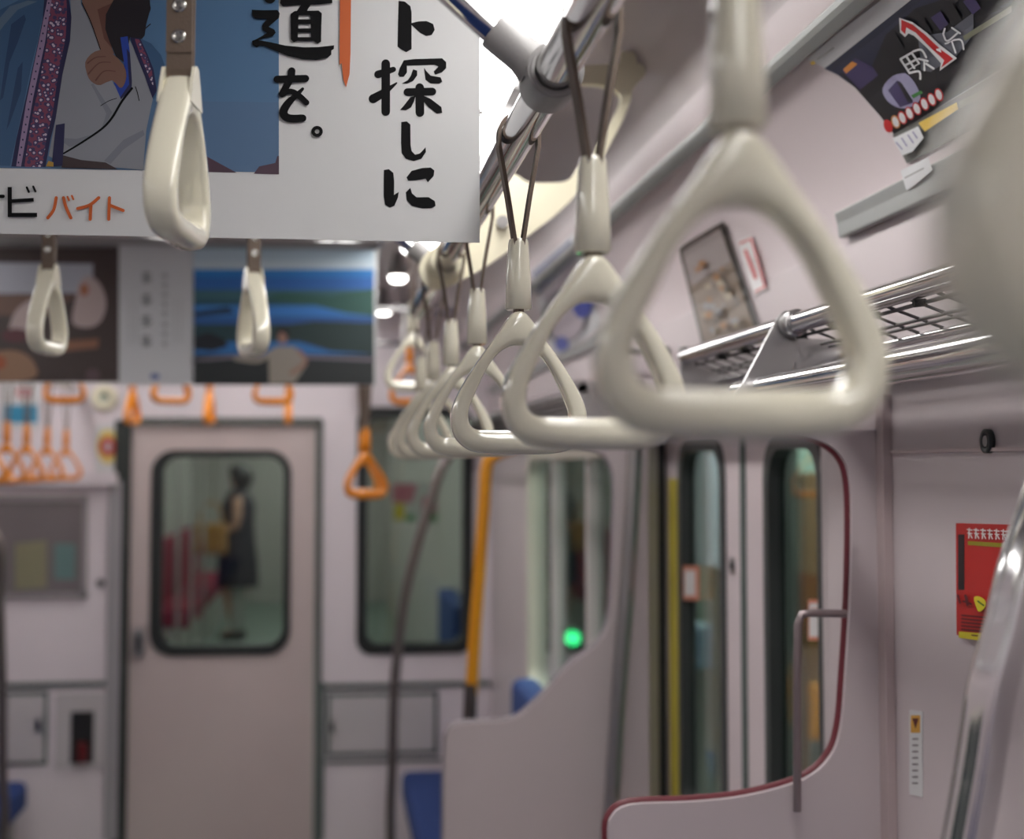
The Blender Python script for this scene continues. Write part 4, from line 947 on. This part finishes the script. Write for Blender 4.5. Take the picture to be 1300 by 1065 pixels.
# the standing passenger, seen from the side, with a tan bag
px_,py_=on_y(15.0)(303,600).x, 15.0
pm=mat('skin_tone',(196,150,128),.5); DR=mat('dark_clothes',(38,38,48),.8,var=.1); HRM=mat('black_hair',(22,20,22),.5); TAN=mat('tan_leather',(176,128,66),.5); LEGM=mat('pale_trousers',(168,170,166),.8)
def skin_obj(name,verts,edges,radii,m,parent,root=0,lv=2):
    me=bpy.data.meshes.new(name); me.from_pydata(verts,edges,[]); o=bpy.data.objects.new(name,me); C.objects.link(o)
    sk=o.modifiers.new('skin','SKIN'); sk.use_smooth_shade=True
    for i,rd in enumerate(radii): me.skin_vertices[0].data[i].radius=(rd,rd) if not isinstance(rd,tuple) else rd
    me.skin_vertices[0].data[root].use_root=True
    sb=o.modifiers.new('sub','SUBSURF'); sb.levels=lv; sb.render_levels=lv
    me.materials.append(m); o.parent=parent; return o
for_mod=None
per=empty('person',(px_,py_,0),'standing passenger in dark clothes with a tan bag in the next carriage','person')
def ensure_skin(me):
    if not me.skin_vertices: 
        bm=bmesh.new(); bm.from_mesh(me); bm.verts.layers.skin.verify(); bm.to_mesh(me); bm.free()
_old=skin_obj
V=[(0,0,.92),(0,0,1.08),(0,0,1.28),(0,0,1.40),(0,0,1.48),(-.01,0,1.56),(-.015,0,1.64),
   (.02,.09,.88),(.05,.09,.50),(-.02,.09,.08),(-.12,.09,.03),(-.02,-.09,.88),(-.10,-.09,.50),(-.02,-.09,.10),(-.14,-.09,.03),
   (0,.18,1.38),(.02,.23,1.12),(-.10,.22,.92),(-.16,.21,.88),(0,-.18,1.38),(.0,-.23,1.12),(-.16,-.20,1.08),(-.22,-.19,1.08),
   (-.20,-.215,1.06),(-.26,-.22,1.05),(-.27,-.19,1.04),(-.26,-.165,1.05)]
ED=[(0,1),(1,2),(2,3),(3,4),(4,5),(5,6),(0,7),(7,8),(8,9),(9,10),(0,11),(11,12),(12,13),(13,14),(3,15),(15,16),(16,17),(17,18),(3,19),(19,20),(20,21),(21,22),(22,24),(22,25),(22,26),(21,23)]
RA=[.13,.12,.14,.12,.05,.08,.085,.09,.06,.04,.035,.09,.06,.04,.035,.06,.042,.03,.03,.06,.042,.03,.028,.009,.009,.009,.009]
me=bpy.data.meshes.new('body'); me.from_pydata(V,ED,[]); ensure_skin(me)
bo=bpy.data.objects.new('body',me); C.objects.link(bo); bo.parent=per
bo.modifiers.new('skin','SKIN').use_smooth_shade=True
for i,rd in enumerate(RA): me.skin_vertices[0].data[i].radius=(rd,rd)
me.skin_vertices[0].data[0].use_root=True
bo.modifiers.new('sub','SUBSURF').render_levels=1; me.materials.append(pm)
def lathe_el(rows,m,name,parent):
    mb=MB(); n=24; vs=[]
    for x,y,z,rx,ry in rows:
        for k in range(n): t=2*math.pi*k/n; vs.append((x+rx*math.cos(t),y+ry*math.sin(t),z))
    fs=[(i*n+k,i*n+(k+1)%n,(i+1)*n+(k+1)%n,(i+1)*n+k) for i in range(len(rows)-1) for k in range(n)]
    mb.add(vs,fs,m,True); mb.add(vs[:n],[tuple(range(n))],m,True); mb.add(vs[-n:],[tuple(range(n))],m,True)
    o=mb.build(name); o.parent=parent; return o
lathe_el([(0,0,.52,.21,.23),(0,0,.75,.20,.22),(0,0,.98,.17,.19),(0,0,1.12,.16,.18),(0,0,1.32,.17,.22),(0,0,1.43,.12,.19),(0,0,1.49,.06,.07)],DR,'coat',per)
lathe_el([(.03,0,1.48,.06,.07),(.035,0,1.54,.10,.10),(.03,0,1.62,.115,.105),(.01,0,1.69,.10,.09),(.0,0,1.735,.05,.05)],HRM,'hair',per)
for s_ in (-1,1):
    lathe_el([(-.04,.09*s_,0,.12,.05),(-.04,.09*s_,.05,.12,.05),(.0,.09*s_,.09,.05,.05)],BLACK,'shoe',per)
    lathe_el([(-.01,.09*s_,.09,.055,.055),(0 ,.09*s_,.3,.075,.07),(0,.09*s_,.56,.09,.085)],LEGM,'trouser_leg',per)
b=empty('shoulder_bag',(px_-.24,py_-.36,.86),'tan shoulder bag at the side of the passenger in the next carriage','bag')
q=MB(); q.box((-.16,-.06,.0),(.16,.06,.30),TAN); o=q.build('body'); o.parent=b; bb=o.modifiers.new('b','BEVEL'); bb.width=.04; bb.segments=3
q=MB(); q.tube(crom([(-.12,0,.28),(-.08,0,.45),(.0,0,.50),(.08,0,.45),(.12,0,.28)],5,False),.012,TAN,8); o=q.build('handle'); o.parent=b
# ------------------------------------------------------------------ station side outside the right doors
struct(MB().box((.95,-2,-.1),(3.6,24,-.05),mat('platform_grey',(120,120,118),.7,var=.08)).build('floor'))
struct(MB().box((3.6,-2,-.1),(3.7,24,3.2),mat('station_green_grey',(150,168,158),.6,var=.15,scale=2)).build('wall_station'))
struct(MB().box((.95,-2,3.1),(3.7,24,3.2),mat('station_ceiling',(120,124,120),.7)).build('ceiling'))
def station(px0,px1,py0,py1,Y,m,name,label,cat,th=.1):
    a=on_y(Y)(px0,py1); b=on_y(Y)(px1,py0); r=empty(name,((a.x+b.x)/2,Y,max(a.z,-.05)),label,cat)
    MB().box((a.x,Y,max(a.z,-.05)),(b.x,Y+th,b.z),m).build('board' if cat!='pillar' else 'shaft',r,bevel=.004)
    if a.z>.2: MB().box(((a.x+b.x)/2-.03,Y+th*.3,-.05),((a.x+b.x)/2+.03,Y+th*.7,a.z),STEEL).build('post',r)
    return r
station(1028,1046,600,1120,6.6,mat('pillar_brown',(120,78,40),.6),'station_pillar','brown pillar on the platform outside the right door window','pillar',.3)
r=station(1030,1048,868,940,5.6,mat('sign_orange',(226,140,30),.5),'platform_sign','orange and yellow platform sign low outside the right door window','sign',.03)
station(985,1024,548,566,5.8,mat('sign_yellowgreen',(190,196,70),.5),'platform_sign','yellow platform sign high outside the right door window','sign',.03)
station(985,1010,640,700,6.2,mat('poster_pale_green',(150,176,160),.5),'platform_poster','pale green poster board outside the right door window','poster',.03)
station(880,905,795,850,6.9,mat('machine_blue',(90,110,130),.5),'platform_box','dark blue box on the platform outside the left door window','box',.2)
station(900,925,560,720,7.5,mat('column_lavender',(170,170,185),.6),'station_pillar','pale pillar on the platform outside the left door window','pillar',.3)
p=on_x(1.6)(727,810); r=empty('signal_lamp',p,'small green signal lamp outside the far side window','lamp')
MB().tube([(p.x,p.y-.01,p.z),(p.x,p.y+.02,p.z)],.045,GREENL,16).build('lens',r); MB().box((p.x-.06,p.y+.02,-.05),(p.x+.06,p.y+.10,p.z+.08),RUBBER).build('housing',r)
def area(name,loc,rot,sx,sy,e,col=(1,1,1)):
    l=bpy.data.lights.new(name,'AREA'); l.shape='RECTANGLE'; l.size=sx; l.size_y=sy; l.energy=e; l.color=col
    o=bpy.data.objects.new(name,l); C.objects.link(o); o.location=loc; o.rotation_euler=rot; return o
r=empty('platform_light',(2.2,7,3.05),'long strip light on the platform ceiling outside the car','ceiling light')
MB().box((2.1,3,3.06),(2.3,13,3.10),GREYP).build('housing',r); MB().box((2.12,3.05,3.045),(2.28,12.95,3.06),emis('platform_glow',(240,250,244),42.0)).build('diffuser',r)
# world
w=bpy.data.worlds.new('world'); bpy.context.scene.world=w; w.use_nodes=True
w.node_tree.nodes['Background'].inputs[0].default_value=(.03,.032,.035,1); w.node_tree.nodes['Background'].inputs[1].default_value=1
sc=bpy.context.scene
sc.view_settings.view_transform='Standard'; sc.view_settings.look='None'; sc.view_settings.gamma=1; sc.view_settings.use_curve_mapping=False
sc.view_settings.exposure=0.55
sc.cycles.max_bounces=10; sc.cycles.transparent_max_bounces=16; sc.cycles.caustics_reflective=False
